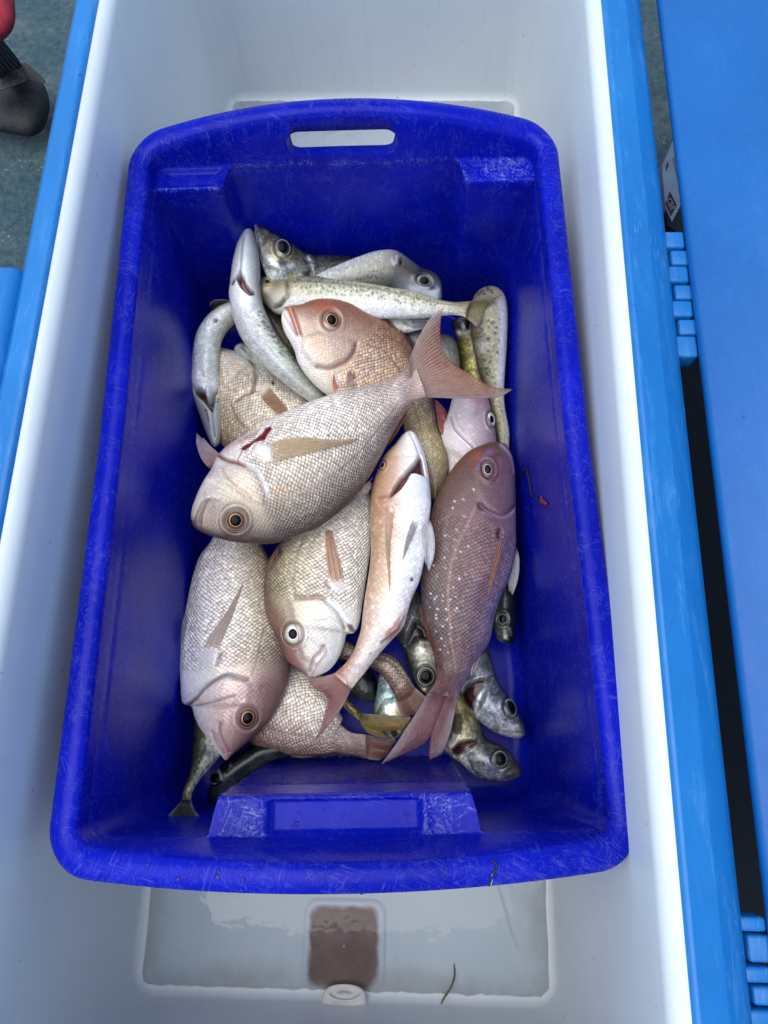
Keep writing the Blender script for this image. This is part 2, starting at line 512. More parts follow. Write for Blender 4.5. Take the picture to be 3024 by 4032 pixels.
# lid leaning open on its hinges
xr = LX1 + .0425
lid = empty('lid', CF(xr + .016, .3, RZ - .01), None, None)
lid.parent = box; lid.matrix_parent_inverse = box.matrix_basis.inverted()
bm = bmesh.new()
LT = math.radians(26)
hx, hz = xr + .0125, RZ - .012
for yv in (-.34, .96):
    for s_, t_ in ((0, 0), (.50, 0), (.50, .045), (0, .045)):
        bm.verts.new(CF(hx + s_ * math.cos(LT) + t_ * math.sin(LT), yv, hz + s_ * math.sin(LT) - t_ * math.cos(LT)))
bm.verts.ensure_lookup_table()
for f in ((0, 1, 2, 3), (7, 6, 5, 4), (0, 4, 5, 1), (1, 5, 6, 2), (2, 6, 7, 3), (3, 7, 4, 0)):
    bm.faces.new([bm.verts[i] for i in f])
lidm = bev(bm_obj('lid_panel', bm, M_LID, lid), .006)
lid_hinges = lid
def yat(u):
    return to_cf(U0(1440 + (u - 490) * .17, u), RZ - .012)[1]
for (segs, owner) in ((((490, 527), (565, 602), (640, 677), (717, 765)), 'box'), (((528, 564), (603, 639), (678, 716)), 'lid'),
                      (((1985, 2022), (2095, 2135), (2190, 2235)), 'box'), (((2024, 2093), (2137, 2188)), 'lid')):
    for a, b2 in segs:
        ya, yb = yat(a), yat(b2)
        if owner == 'box':
            cf_box('hinge_knuckle', xr - .005, xr + .0150, yb + .0005, ya - .0005, RZ - .034, RZ - .0165, M_SHELL, box, .0022)
        else:
            cf_box('hinge_knuckle', xr + .0025, xr + .030, yb + .0009, ya - .0009, RZ - .034, RZ - .0175, M_SHELL, lid, .0022)

# brown bilge water: thin sheet over the floor, deeper well before the drain
def water_mat(name, tint, a):
    m, t, b = mat(name)
    g = NT(t)
    out = t.nodes['Material Output']
    tr = g.n('BsdfTransparent'); tr.inputs[0].default_value = (*tint, 1)
    gl = g.n('BsdfGlossy'); gl.inputs['Roughness'].default_value = .02
    df = g.n('BsdfDiffuse'); df.inputs[0].default_value = (.30, .265, .215, 1)
    fr = g.n('Fresnel'); fr.inputs[0].default_value = 1.38
    nb = g.bump(g.noise(g.geo(), 26, 3, .5), .004, .25)
    g.l(nb, gl.inputs['Normal']); g.l(nb, fr.inputs['Normal'])
    m0 = g.n('MixShader')
    e = g.n('Attribute', attribute_name='rim').outputs['Fac']
    e = g.ramp(g.math('ADD', e, g.math('MULTIPLY', g.math('SUBTRACT', g.noise(g.geo(), 14, 5, .7), .5), .5)), .74, 1.08, a, .34)
    g.l(e, m0.inputs[0])
    g.l(tr.outputs[0], m0.inputs[1]); g.l(df.outputs[0], m0.inputs[2])
    mx = g.n('MixShader')
    g.l(fr.outputs[0], mx.inputs[0]); g.l(m0.outputs[0], mx.inputs[1]); g.l(gl.outputs[0], mx.inputs[2])
    g.l(mx.outputs[0], out.inputs[0])
    return m
def sheet(name, pts, z, m, parent=None):
    bm = bmesh.new()
    bm.faces.new([bm.verts.new(CF(x, y, z)) for x, y in pts])
    return bm_obj(name, bm, m, parent)
R0 = rrect(-.2565, .156, -.2565, .877, .010, 60, 8)
R0 = R0 + rng.normal(0, .0007, R0.shape)
cR = np.array([-.050, .310])
ks = [.02, .4, .7, .8, .86, .90, .93, .955, .975, .988, 1.0]
hx_ = np.array([.2063, .567])
def inset(k):
    d = R0 - cR
    return cR + d * (hx_ - .11 * (1 - k)) / hx_ if k > .5 else cR + d * k * .6
WR = [np.c_[inset(k), np.full(len(R0), .0042 - (.0012 if k == 1.0 else 0))] for k in ks]
Wp = np.array([CF(*p) for p in np.vstack(WR)])
wo = link('water', grid_mesh('water', Wp, len(ks), len(R0), True, floats={'rim': np.repeat(ks, len(R0))}), water_mat('thin_wash_water', (.80, .835, .87), .04))
tag(wo, kind='structure')
# ------------------------------------------------------------------ drain: stained well, ring, plug
SX0, SX1, SY0, SY1 = -.092, -.012, -.258, -.176
dr = rrect(SX0, SX1, SY0, SY1, .014, 30, 8)
nd = len(dr)
ctr = dr.mean(0)
RR = [np.c_[ctr + (dr - ctr) * k, np.full(nd, z)] for k, z in ((.02, .0018), (.4, .0018), (.7, .0019), (.8, .0020), (.86, .0022), (.9, .0024), (.95, .0026), (1.0, .0022), (1.06, .0008))]
def well_mat():
    m, t, b = mat('stained_drain_well')
    g = NT(t); p = g.obj()
    n = g.noise(p, 40, 5, .6)
    c = g.mix(g.ramp(n, .3, .7), (.125, .044, .028), (.215, .10, .068))
    c = g.mix(g.ramp(g.noise(p, 260, 3, .5), .70, .75), c, (.10, .012, .01))
    e = g.n('Attribute', attribute_name='rim').outputs['Fac']
    e = g.ramp(g.math('ADD', e, g.math('MULTIPLY', g.math('SUBTRACT', g.noise(p, 55, 4), .5), .22)), .80, .98)
    c = g.mix(e, c, (.74, .80, .79))
    g.l(c, b.inputs['Base Color']); b.inputs['Roughness'].default_value = .3
    return m
W = np.array([CF(*p) for p in np.vstack(RR)])
link('drain_well', grid_mesh('drain_well', W, len(RR), nd, True, floats={'rim': np.repeat([0, .4, .7, .8, .86, .9, .95, 1, 1.06], nd)}), well_mat(), box)
# drain boss on the end wall
bossp = []
px, pz = -.049, .012
for rr_, yo in ((.0005, .0085), (.010, .0085), (.0115, .0078), (.0185, .0082), (.0195, .010), (.024, .0115), (.028, .0105), (.030, .006), (.0305, -.02)):
    a = np.linspace(0, 2 * math.pi, 40, endpoint=False)
    bossp.append(np.c_[px + .72 * rr_ * np.cos(a), np.full(40, -.2635) + yo * .9 - .24 * rr_ * np.sin(a), pz + .10 * rr_ * np.sin(a) + yo * .3])
W = np.array([CF(*p) for p in np.vstack(bossp)])
link('drain_plug', grid_mesh('drain_plug', W, len(bossp), 40, True), simple('plug_plastic', (.62, .60, .54), .4, 0, (60, .12)), box)

# ------------------------------------------------------------------ blue stacking tub
YB = math.radians(-2.597)
BF = frame(-.0309, .2303, YB)
TH = .276
NS_, NC_ = 130, 22
def tub_ring(hw, yf, yb, r, z, arch=0.0, bow=0.0, push=0.0):
    R = rrect(-hw, hw, -yf, yb, r, NS_, NC_)
    x, y = R[:, 0].copy(), R[:, 1].copy()
    prof = np.clip(1 - (x / hw) ** 2, 0, 1)
    endw = sstep(.22, .30, np.abs(y))
    zz = np.full(len(x), z) + arch * prof * endw
    y2 = y + np.sign(y) * bow * prof * endw
    if push > 0:
        zl = max(0.0, (.255 - z))
        # back corners
        pb = sstep(.112 - .02 * zl, .120 + .06 * zl, np.abs(x)) * push * (1 - 2.2 * min(zl, .25))
        yb2 = .2765 - .05 * zl
        y2 = np.where(y > .2, y2 - np.maximum(0, y2 - yb2) * pb, y2)
        # middle block of the near end
        pf = sstep(.0985, .0925 , np.abs(x)) * push
        yf2 = -.2765 + .065 * zl
        y2 = np.where(y < -.2, y2 + np.maximum(0, yf2 - y2) * pf, y2)
    x = x * (1 + .034 * np.clip(-y / .33, 0, 1))
    return np.c_[x, y2, zz]
T = []
wear = []
def add(R, wv): T.append(R); wear.append(np.broadcast_to(wv, (len(R),)))
def wall(z):
    k = (TH - z) / TH
    return .1865 - .009 * k, .305 - .0005 * k, .304 - .002 * k, .013 + .018 * k
# floor
for k in (.01, .15, .3, .45, .6, .75, .88, .97):
    hw, yf, yb, r = wall(.02)
    add(tub_ring((hw - .012) * k, (yf - .012) * k, (yb - .012) * k, .035 * k, .006, push=1 if k > .8 else 0), .1)
for a in np.linspace(0, 90, 6):
    d = .014 * (1 - math.sin(math.radians(a))); z = .006 + .014 * (1 - math.cos(math.radians(a)))
    hw, yf, yb, r = wall(z)
    add(tub_ring(hw - d, yf - d, yb - d, r, z, push=1), .15)
for z in np.linspace(.03, .246, 30):
    add(tub_ring(*wall(z), z, push=1), .12 + .2 * sstep(.15, .24, z))
hw, yf, yb, r = wall(.25)
for k in np.linspace(0, 1, 6):                      # rounded shelf edge
    a = math.radians(90 * k)
    Rr = tub_ring(*wall(.255), .247 + .008 * math.sin(a), push=1)
    R0_ = tub_ring(*wall(.255), .255, push=0)
    f = .10 * (1 - math.cos(a))
    Q = Rr * (1 - f) + R0_ * f
    Q[:, 2] = .247 + .008 * math.sin(a)
    add(Q, .75 if k > .4 else .4)
Ra = tub_ring(*wall(.255), .255, push=1)
Rb = tub_ring(*wall(.255), .255, push=0)
for k in np.linspace(.13, .99, 26):                 # the shelf itself, with a recessed panel on the near block
    Q = Ra * (1 - k) + Rb * k
    x, y = Q[:, 0], Q[:, 1]
    nearb = (y < -.2) & (np.abs(x) < .093)
    rec = sstep(.058, .0555, np.abs(x)) * sstep(-.2775, -.2815, y) * sstep(-.3045, -.3015, y)
    rib = np.exp(-((np.abs(x) - .0605) / .0028) ** 2) * sstep(-.274, -.279, y) + np.exp(-((y + .2785) / .0022) ** 2) * sstep(.064, .061, np.abs(x))
    Q[:, 2] = .255 + np.where(nearb, -.0065 * rec + .0022 * np.clip(rib, 0, 1), 0) - np.where(y > .2, .004 * sstep(0.12, .3, k) * sstep(1., .8, k) * sstep(.118, .126, np.abs(x)) * sstep(.1800, .172, np.abs(x)), 0)
    wv = np.where(nearb, np.where(np.abs(x) > .064, .95, np.where(np.clip(rib, 0, 1) > .4, .9, .18)), .55)
    wv = np.where(y > .2, np.where(x > 0, .8, .25), wv)
    add(Q, wv)
for z in np.linspace(.257, TH - .008, 10):
    k = (z - .255) / (TH - .255)
    add(tub_ring(*wall(z), z, arch=.030 * k, bow=.010 * k), .3)
L = [(-.0002, -.005), (.0016, -.0018), (.004, -.0004), (.007, .0004), (.011, .0002), (.015, -.0008), (.018, -.0022), (.0198, -.0045), (.0203, -.008), (.0206, -.022), (.0206, -.036), (.0196, -.0378), (.0186, -.036), (.0180, -.034)]
for d, dz in L:
    hw, yf, yb, r = wall(TH)
    sk = 1.0
    add(tub_ring(hw + d, yf + d, yb + d, r + d, TH + dz, arch=.030, bow=.010), .36 if d < .0195 else .5)
for z in np.linspace(.238, .01, 8):
    hw, yf, yb, r = wall(z)
    add(tub_ring(hw + .004, yf + .004, yb + .004, r + .004, z, arch=.030 if z > .235 else 0, bow=.01 if z > .235 else 0, push=1.0 if z < .235 else 0), .3)
for k in (.97, .7, .4, .01):
    hw, yf, yb, r = wall(.0)
    add(tub_ring((hw - .004) * k, (yf - .004) * k, (yb - .004) * k, .03 * k, .0048 + .0002, push=1.0 if k > .8 else 0), .2)
nt_ = len(T[0])
W = np.array([BF(*p) for p in np.vstack(T)])
tub = grid_mesh('stacking_tub', W, len(T), nt_, True, floats={'wear': np.concatenate(wear)}, caps=True)
tubo = link('stacking_tub', tub, M_TUB)
tag(tubo, 'scuffed deep blue plastic stacking tub full of fish inside the white cool box', 'tub')
# hand hole through the far end
bm = bmesh.new()
zc, hh, hl = .2755, .0125, .0535
prof_ = []
for a in np.linspace(-90, 90, 12): prof_.append((hl - hh + hh * math.cos(math.radians(a)), hh * math.sin(math.radians(a))))
for a in np.linspace(90, 270, 12): prof_.append((-hl + hh + hh * math.cos(math.radians(a)), hh * math.sin(math.radians(a))))
f0 = [bm.verts.new(BF(x, .26, zc + z)) for x, z in prof_]
f1 = [bm.verts.new(BF(x, .40, zc + z)) for x, z in prof_]
bm.faces.new(f0); bm.faces.new(f1[::-1])
for i in range(len(f0)):
    j = (i + 1) % len(f0); bm.faces.new((f0[j], f0[i], f1[i], f1[j]))
cut = bm_obj('cutter', bm, None)
md = tubo.modifiers.new('b', 'BOOLEAN'); md.operation = 'DIFFERENCE'; md.object = cut; md.solver = 'EXACT'
dg = bpy.context.evaluated_depsgraph_get()
me2 = bpy.data.meshes.new_from_object(tubo.evaluated_get(dg))
tubo.modifiers.clear()
if len(me2.polygons) > 1000:
    tubo.data = me2
bpy.data.objects.remove(cut)
tubo.data.name = 'stacking_tub'

def bvh_of(o):
    me = o.data
    return BVHTree.FromPolygons([v.co[:] for v in me.vertices], [p.vertices[:] for p in me.polygons])
BV_TUB = bvh_of(tubo)
BV_LINER = bvh_of(liner)
def hit(bv, p):
    d = Vector(ray([p])[0]).normalized()
    loc, no, idx, dist = bv.ray_cast(Vector(CAMP), d)
    if loc is None: return None, None
    if no.dot(d) > 0: no = -no
    return loc, no
# ------------------------------------------------------------------ fish builder
def seg_dist(P, pts):
    best = np.full(len(P), 1e9)
    A = np.asarray(pts, float)
    for a, b2 in zip(A[:-1], A[1:]):
        ab = b2 - a
        t = np.clip(((P - a) @ ab) / (ab @ ab + 1e-9), 0, 1)
        best = np.minimum(best, np.linalg.norm(P - (a + t[:, None] * ab), axis=1))
    return best
def poly_sd(P, pts):
    A = np.asarray(pts, float)
    d = seg_dist(P, np.vstack([A, A[:1]]))
    ins = np.zeros(len(P), bool)
    x, y = P[:, 0], P[:, 1]
    j = len(A) - 1
    for i in range(len(A)):
        c = ((A[i, 1] > y) != (A[j, 1] > y)) & (x < (A[j, 0] - A[i, 0]) * (y - A[i, 1]) / (A[j, 1] - A[i, 1] + 1e-12) + A[i, 0])
        ins ^= c; j = i
    return np.where(ins, d, -d)

def Ln(pts, w_, col, mix=1.0, dep=0.0, smooth=True):
    return ('L', rs(pts, 40, smooth), w_, col, mix, dep)
def Pl(pts, fe, col, mix=1.0, dep=0.0, smooth=False, scl=None):
    P = np.asarray(pts, float)
    if smooth: P = rs(np.vstack([P, P[:1]]), 60)[:-1]
    return ('P', P, fe, col, mix, dep, scl)
def Sp(pts, r, col, mix=1.0, dep=0.0):
    return ('S', np.asarray(pts, float), r, col, mix, dep)

def tone(c, m):
    c = np.asarray(c, float) / 255
    g_, k, w3 = {'snapper_skin': (1.4, 1.14, (1.0, .99, .945)), 'pale_belly_skin': (1.35, 1.12, (1.0, .99, .95)), 'whiting_skin': (1.35, 1.16, (1.0, 1.0, .95)),
                 'silver_skin': (1.35, 1.15, (1.0, 1.0, .95)), 'dark_snapper_skin': (1.1, 1.03, (1, 1, 1))}.get(m.name, (1, 1, (1, 1, 1)))
    if m.name in ('snapper_skin', 'pale_belly_skin'):
        l_ = c.mean(-1, keepdims=True)
        c = l_ + (c - l_) * (.60 if m.name == 'snapper_skin' else .72)
    return np.clip(c ** g_ * k * np.array(w3), 0, 1) * 255
FISHES = {}
def zadd(p):
    """the pile climbs against the far end and the left wall of the tub"""
    u = np.asarray(p, float) / 1.8228
    return .018 + .085 * sstep(900, 480, u[..., 1]) + .016 * sstep(520, 400, u[..., 0]) * sstep(1750, 1500, u[..., 1])
def fish(name, label, group, D, V, z, kth, mat_, cg, gill=.25, feats=(), eyes=(), fins=(), p=.62, res=1.0, headscl=.25, tmax=None, cat='fish', body='body', tailscl=1.0, lift=True):
    D = np.asarray(D, float); V = np.asarray(V, float)
    Q = np.hstack([D, V])
    mid = .5 * (D + V)
    Ls = np.r_[0, np.cumsum(np.linalg.norm(np.diff(mid, axis=0), axis=1))]
    NS = int(np.clip(Ls[-1] / 4.0 * res, 40, 330))
    Q = rs(Q, NS)
    D, V = Q[:, :2], Q[:, 2:]
    mid = .5 * (D + V)
    Lm = np.r_[0, np.cumsum(np.linalg.norm(np.diff(mid, axis=0), axis=1))]
    s = Lm / Lm[-1]
    z = [(0, z), (1, z)] if isinstance(z, (int, float)) else z
    zz = np.interp(s, [a for a, b in z], [b for a, b in z])
    if lift: zz = zz + zadd(mid)
    if len(z) > 2 or lift:
        k = np.hanning(25); k /= k.sum()
        zz = np.convolve(np.pad(zz, 12, 'edge'), k, 'valid')
    Dw, Vw = at(D, zz), at(V, zz)
    C = .5 * (Dw + Vw); A = .5 * (Vw - Dw)
    hw = np.linalg.norm(A, axis=1) + 1e-6
    hm = hw.max()
    th = kth * hm * (hw / hm) ** .8
    if any(q_.get('name') == 'tail_fin' and not q_.get('on') for q_ in fins) and s[-1] > 0:
        th = th * (1 - .86 * sstep(.90, 1.0, s))
    if tmax: th = np.minimum(th, tmax)
    NT_, NB = int(np.clip(hw.max() * 2 / .0011 * res, 24, 110)), 18
    thT = np.linspace(0, math.pi, NT_)
    thB = np.linspace(math.pi, 2 * math.pi, NB + 2)[1:-1]
    tt = np.r_[thT, thB]
    q = -np.cos(tt)
    y = np.sign(np.sin(tt)) * (np.maximum(0, 1 - q ** 2)) ** p
    y[np.abs(np.sin(tt)) < 1e-6] = 0
    V3 = C[:, None, :] + A[:, None, :] * q[None, :, None] + np.array([0, 0, 1.0]) * (th[:, None] * y[None, :])[..., None]
    nu, nvv = NS, len(tt)
    S2 = np.broadcast_to(s[:, None], (nu, nvv)).ravel()
    Q2 = np.broadcast_to(q[None, :], (nu, nvv)).ravel()
    top = np.broadcast_to((tt <= math.pi + 1e-6)[None, :], (nu, nvv)).ravel()
    edge = np.broadcast_to(np.maximum(0, np.sin(tt))[None, :], (nu, nvv)).ravel()
    P = V3.reshape(-1, 3)
    # pigment, with any painted-in shade or reflection: interpolated along and across the body
    keys = sorted(cg); grid = np.array([lin(tone(cg[k], mat_)) for k in keys])       # K x nq x 3
    nq = grid.shape[1]
    fq = (Q2 + 1) / 2 * (nq - 1); iq = np.clip(fq.astype(int), 0, nq - 2); wq = (fq - iq)[:, None]
    fs = np.interp(S2, keys, np.arange(len(keys))); is_ = np.clip(fs.astype(int), 0, max(0, len(keys) - 2)); ws = (fs - is_)[:, None]
    i2 = np.minimum(is_ + 1, len(keys) - 1)
    col = (grid[is_, iq] * (1 - wq) + grid[is_, iq + 1] * wq) * (1 - ws) + (grid[i2, iq] * (1 - wq) + grid[i2, iq + 1] * wq) * ws
    scl = headscl + (1 - headscl) * sstep(gill - .02, gill + .03, S2)
    scl = scl * (1 - (1 - tailscl) * sstep(.8, 1, S2)) * sstep(0.02, .12, S2)
    px = proj(P)
    ti = np.where(top)[0]
    pt = px[ti]
    dz = np.zeros(len(ti)); ct = col[ti]; st_ = scl[ti].copy()
    ed = np.clip(edge[ti] * 2.2, 0, 1)
    jit = rng.normal(0, 1, (24, 2))
    fl = list(feats)
    for e in eyes:
        fl.insert(0, ('EYE', np.array(e[0]), e[1], e[2], e[3]))
    for f in fl:
        if f[0] == 'L':
            d = seg_dist(pt, f[1]); m_ = np.exp(-(d / f[2]) ** 2)
            if f[3] is not None: ct += (lin(f[3]) - ct) * (m_ * f[4])[:, None]
            dz += m_ * f[5] * ed
            st_ *= 1 - .8 * m_ * f[4]
        elif f[0] == 'P':
            d = poly_sd(pt, f[1]); m_ = sstep(-f[2] / 2, f[2] / 2, d)
            if f[3] is not None: ct += (lin(f[3]) - ct) * (m_ * f[4])[:, None]
            dz += m_ * f[5] * ed
            if f[6] is not None: st_ = st_ * (1 - m_) + f[6] * m_
        elif f[0] == 'S':
            m_ = np.zeros(len(pt))
            for c0 in f[1]:
                d = np.linalg.norm((pt - c0) * np.array([1, 1]), axis=1)
                m_ = np.maximum(m_, 1 - sstep(f[2] * .55, f[2] * 1.25, d))
            ct += (lin(f[3]) - ct) * (m_ * f[4])[:, None]
            dz += m_ * f[5]
        elif f[0] == 'EYE':
            a = math.radians(f[4]); r_ = pt - f[1]
            u_ = (r_[:, 0] * math.cos(a) + r_[:, 1] * math.sin(a)) / f[2]; v_ = (-r_[:, 0] * math.sin(a) + r_[:, 1] * math.cos(a)) / f[3]
            rr_ = np.sqrt(u_ ** 2 + v_ ** 2)
            m_ = np.exp(-((rr_ - 1.05) / .16) ** 2)
            ct *= (1 - .55 * m_)[:, None]
            dz += -.0016 * m_ + .0012 * np.exp(-((rr_ - 1.45) / .25) ** 2)
            st_ *= sstep(1.2, 1.9, rr_)
    col[ti] = ct
    scl[ti] = st_
    P = P.copy(); P[ti, 2] += dz
    um = np.r_[0, np.cumsum(np.linalg.norm(np.diff(C, axis=0), axis=1))]
    vv_ = (np.where(tt > math.pi, 2 * math.pi - tt, tt) - math.pi / 2)
    suv = np.zeros((nu, nvv, 3))
    suv[..., 0] = um[:, None]
    suv[..., 1] = vv_[None, :] * (.72 * (.55 * hw[:, None] + .45 * hm))
    # skin wrinkles the scale rows a little
    suv[..., 0] += .0012 * np.sin(vv_[None, :] * 9 + s[:, None] * 13)
    root = empty(name, tuple(C[len(C) // 2] - np.array([0, 0, th.max()])), label, cat, group)
    me = grid_mesh(body, P, nu, nvv, True, cols=np.clip(col, 0, 1), floats={'scl': scl}, vecs={'suv': suv.reshape(-1, 3)}, caps=True)
    bo = link(body, me, mat_, root)
    bv = bvh_of(bo)
    zc = zz.mean()
    for e in eyes: make_eye(root, bv, zc + th.mean() * .6, *e)
    for f in fins: make_fin(root, bv, zc, **f)
    FISHES[name] = (root, bv)
    return root, bv

EYES = {
    'snap': [(0, (14, 12, 12)), (.54, (14, 12, 12)), (.56, (215, 175, 120)), (.61, (170, 110, 66)), (.66, (105, 60, 42)), (.84, (120, 72, 50)), (.90, (205, 180, 150)), (.95, (150, 120, 100)), (1, (40, 32, 30))],
    'dark': [(0, (10, 10, 14)), (.56, (10, 10, 14)), (.60, (225, 215, 205)), (.66, (150, 110, 95)), (.80, (85, 58, 60)), (.9, (165, 150, 150)), (1, (45, 38, 42))],
    'white': [(0, (10, 10, 10)), (.47, (10, 10, 10)), (.50, (225, 225, 218)), (.80, (232, 232, 225)), (.88, (210, 195, 120)), (.94, (190, 170, 110)), (1, (90, 75, 60))],
    'mack': [(0, (8, 10, 12)), (.60, (8, 10, 12)), (.64, (70, 72, 72)), (.70, (28, 30, 30)), (.80, (46, 48, 46)), (.86, (200, 200, 188)), (.93, (120, 120, 108)), (.97, (40, 40, 38)), (1, (30, 30, 30))],
}
def make_eye(root, bv, zdef, pc, rx, ry, ang, kind, lift=.3, fix=None):
    loc, no = hit(bv, pc)
    if loc is None:
        loc = Vector(at([pc], zdef)[0]); no = Vector((0, 0, 1))
    vw = (Vector(CAMP) - loc).normalized()
    N = (no * .45 + vw * .55).normalized()
    a = math.radians(ang)
    ex = Vector(RI) * math.cos(a) - Vector(UP) * math.sin(a)
    ex = (ex - N * ex.dot(N)).normalized(); ey = N.cross(ex)
    dep = (np.array(loc) - CAMP) @ FW
    k = dep / FPX
    def dome(r0, h, nr, off):
        pts = []; rad = []
        na = 48
        for i in range(nr):
            r = (i / (nr - 1)) ** .9 * r0
            for j in range(na):
                t = 2 * math.pi * j / na
                hgt = h * math.sqrt(max(0, 1 - (r / r0) ** 2 * .98)) + off
                v = loc + ex * (r * rx * k * math.cos(t)) + ey * (r * ry * k * math.sin(t)) + N * hgt
                pts.append(v[:]); rad.append(r)
        return pts, np.array(rad), na
    rm = min(rx, ry) * k
    pts, rad, na = dome(1.0, rm * .42, 36, -rm * .12)
    tb = EYES[kind]
    cc = np.stack([np.interp(rad, [a_ for a_, b_ in tb], [lin(b_)[c] for a_, b_ in tb]) for c in range(3)], -1)
    e = link('eye', grid_mesh('eye', pts, 36, na, True, cols=cc), M_EYE, root)
    pr = {'snap': .54, 'dark': .57, 'white': .48, 'mack': .61}[kind]
    pts, rad, na = dome(pr, rm * .14, 8, rm * .42 * math.sqrt(1 - pr * pr) - rm * .115)
    po = link('pupil', grid_mesh('pupil', pts, 8, na, True), M_PUPIL, root)
    po.parent = e; po.matrix_parent_inverse = Matrix.Identity(4)
    po.matrix_parent_inverse = root.matrix_basis.inverted() @ Matrix.Identity(4) if False else (root.matrix_basis @ e.matrix_parent_inverse @ e.matrix_basis).inverted()

def make_fin(root, bv, zc, name='fin', base=None, ray0=None, edge=None, rayn=None, zb=None, ze=None, c0=(190, 140, 110), c1=(190, 140, 110), rays=16, on=False, alpha=.93, sag=.0, nr=26, nc=40, lift=.0012, jag=0.0):
    tail = name == 'tail_fin'
    if tail:                                   # the fin's root runs up over the end of the body
        A0, A1 = np.asarray(ray0, float), np.asarray(rayn, float)
        sh = -.15 * (.5 * (A0[-1] + A1[-1]) - .5 * (A0[0] + A1[0]))
        mid_ = .5 * (A0[0] + A1[0])
        ray0 = [tuple(mid_ + (A0[0] - mid_) * .8 + sh)] + [tuple(q) for q in A0]
        rayn = [tuple(mid_ + (A1[0] - mid_) * .8 + sh)] + [tuple(q) for q in A1]
        base = None
    r0, rn = rs(ray0, nr), rs(rayn, nr)
    b_ = rs(base if base is not None else [ray0[0], rayn[0]], nc)
    e_ = rs([ray0[-1]] + list(edge or []) + [rayn[-1]], nc)
    if jag:
        cen = .5 * (np.asarray(ray0[0]) + np.asarray(rayn[0]))
        e_[1:-1] += (e_[1:-1] - cen) * (rng.uniform(-1, 0.3, (nc - 2, 1)) * jag)
    u = np.linspace(0, 1, nr)[:, None, None]; v = np.linspace(0, 1, nc)[None, :, None]
    P = (1 - u) * b_[None] + u * e_[None] + (1 - v) * r0[:, None] + v * rn[:, None] - ((1 - u) * (1 - v) * b_[0] + (1 - u) * v * b_[-1] + u * (1 - v) * e_[0] + u * v * e_[-1])
    uu = np.broadcast_to(u[..., 0], (nr, nc)); vv = np.broadcast_to(v[..., 0], (nr, nc))
    px = P.reshape(-1, 2)
    zb = zc if zb is None else zb; ze = zb if ze is None else ze
    zf = (zb + (ze - zb) * uu + .0016 * np.sin(vv * 9) * uu + sag * np.sin(math.pi * uu)).ravel()
    if tail: zf = zf + .0045 * (1 - sstep(0, .35, uu.ravel()))
    W = at(px, zf + zadd(px))
    if on:
        zprev = None
        H = np.full(len(px), np.nan)
        for i, q in enumerate(px):
            loc, no = hit(bv, q)
            if loc is not None: H[i] = loc.z
        H2 = H.reshape(nr, nc)
        if np.isnan(H2).all(): H2[:] = zc
        for i in range(nr):
            row = H2[i]; ok = ~np.isnan(row)
            if ok.any(): row[~ok] = np.interp(np.where(~ok)[0], np.where(ok)[0], row[ok])
            elif i: row[:] = H2[i - 1]
            else: row[:] = zc
            H2[i] = row
        W = at(px, H2.ravel() + lift * (.5 + 1.6 * uu.ravel()) + (.0003 * np.sin(vv * rays * 3.1)).ravel())
    cc = lin(c0) * (1 - uu.ravel()[:, None]) + lin(c1) * uu.ravel()[:, None]
    if on and alpha > .9: alpha = .60
    if on: c0 = tuple(min(255, v * 1.08 + 8) for v in c0); c1 = tuple(min(255, v * 1.10 + 12) for v in c1)
    if tail:
        vb = np.minimum(vv.ravel(), 1 - vv.ravel())
        k_ = (.55 * np.exp(-(vb / .10) ** 2))[:, None]
        cc = cc * (1 - k_) + (cc * .35 + .42) * k_
    al = np.full(len(cc), alpha) * (1 - .35 * sstep(.75, 1.0, uu.ravel())) * (.02 + .98 * sstep(0.02, .26 if tail else .2, uu.ravel()))
    if on: al = al * (1 - .25 * np.abs(vv.ravel() * 2 - 1) ** 4)
    suv = np.c_[vv.ravel() * rays, uu.ravel() * 2, np.zeros(len(cc))]
    me = grid_mesh(name, W, nr, nc, False, cols=cc, floats={'alp': al}, vecs={'suv': suv})
    o = link(name, me, M_FIN, root)
    sd_ = o.modifiers.new('thickness', 'SOLIDIFY'); sd_.thickness = .0004; sd_.offset = 0
    return o

def cat(*a):
    out = []
    for x in a: out += x
    return out
def spots(f, n, rows, jit=6):
    """rows of pigment spots: each row a polyline in crop pixels"""
    out = []
    for r in rows:
        P = rs(f(*r), n)
        out += list(P + rng.normal(0, jit, P.shape))
    return out
BLOOD = (110, 18, 26); DARKRED = (62, 14, 20); GROOVE = (95, 70, 62)
G_SN, G_WH, G_MA = 'pink snappers in the blue tub', 'spotted whiting in the blue tub', 'silver mackerel in the blue tub'

# ================= bottom layer: mackerel and half hidden fish
MK = {0: [(30, 31, 30), (120, 122, 116), (186, 190, 188), (200, 204, 205)], .3: [(40, 42, 38), (128, 130, 118), (190, 194, 190), (205, 208, 208)], 1: [(46, 48, 34), (110, 110, 80), (170, 172, 160), (190, 192, 188)]}
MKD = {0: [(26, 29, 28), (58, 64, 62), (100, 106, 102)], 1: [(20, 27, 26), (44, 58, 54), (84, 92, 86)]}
MKY = {0: [(60, 60, 30), (120, 118, 60), (165, 160, 110), (180, 176, 150)], 1: [(70, 66, 24), (140, 122, 40), (150, 140, 80), (150, 145, 110)]}

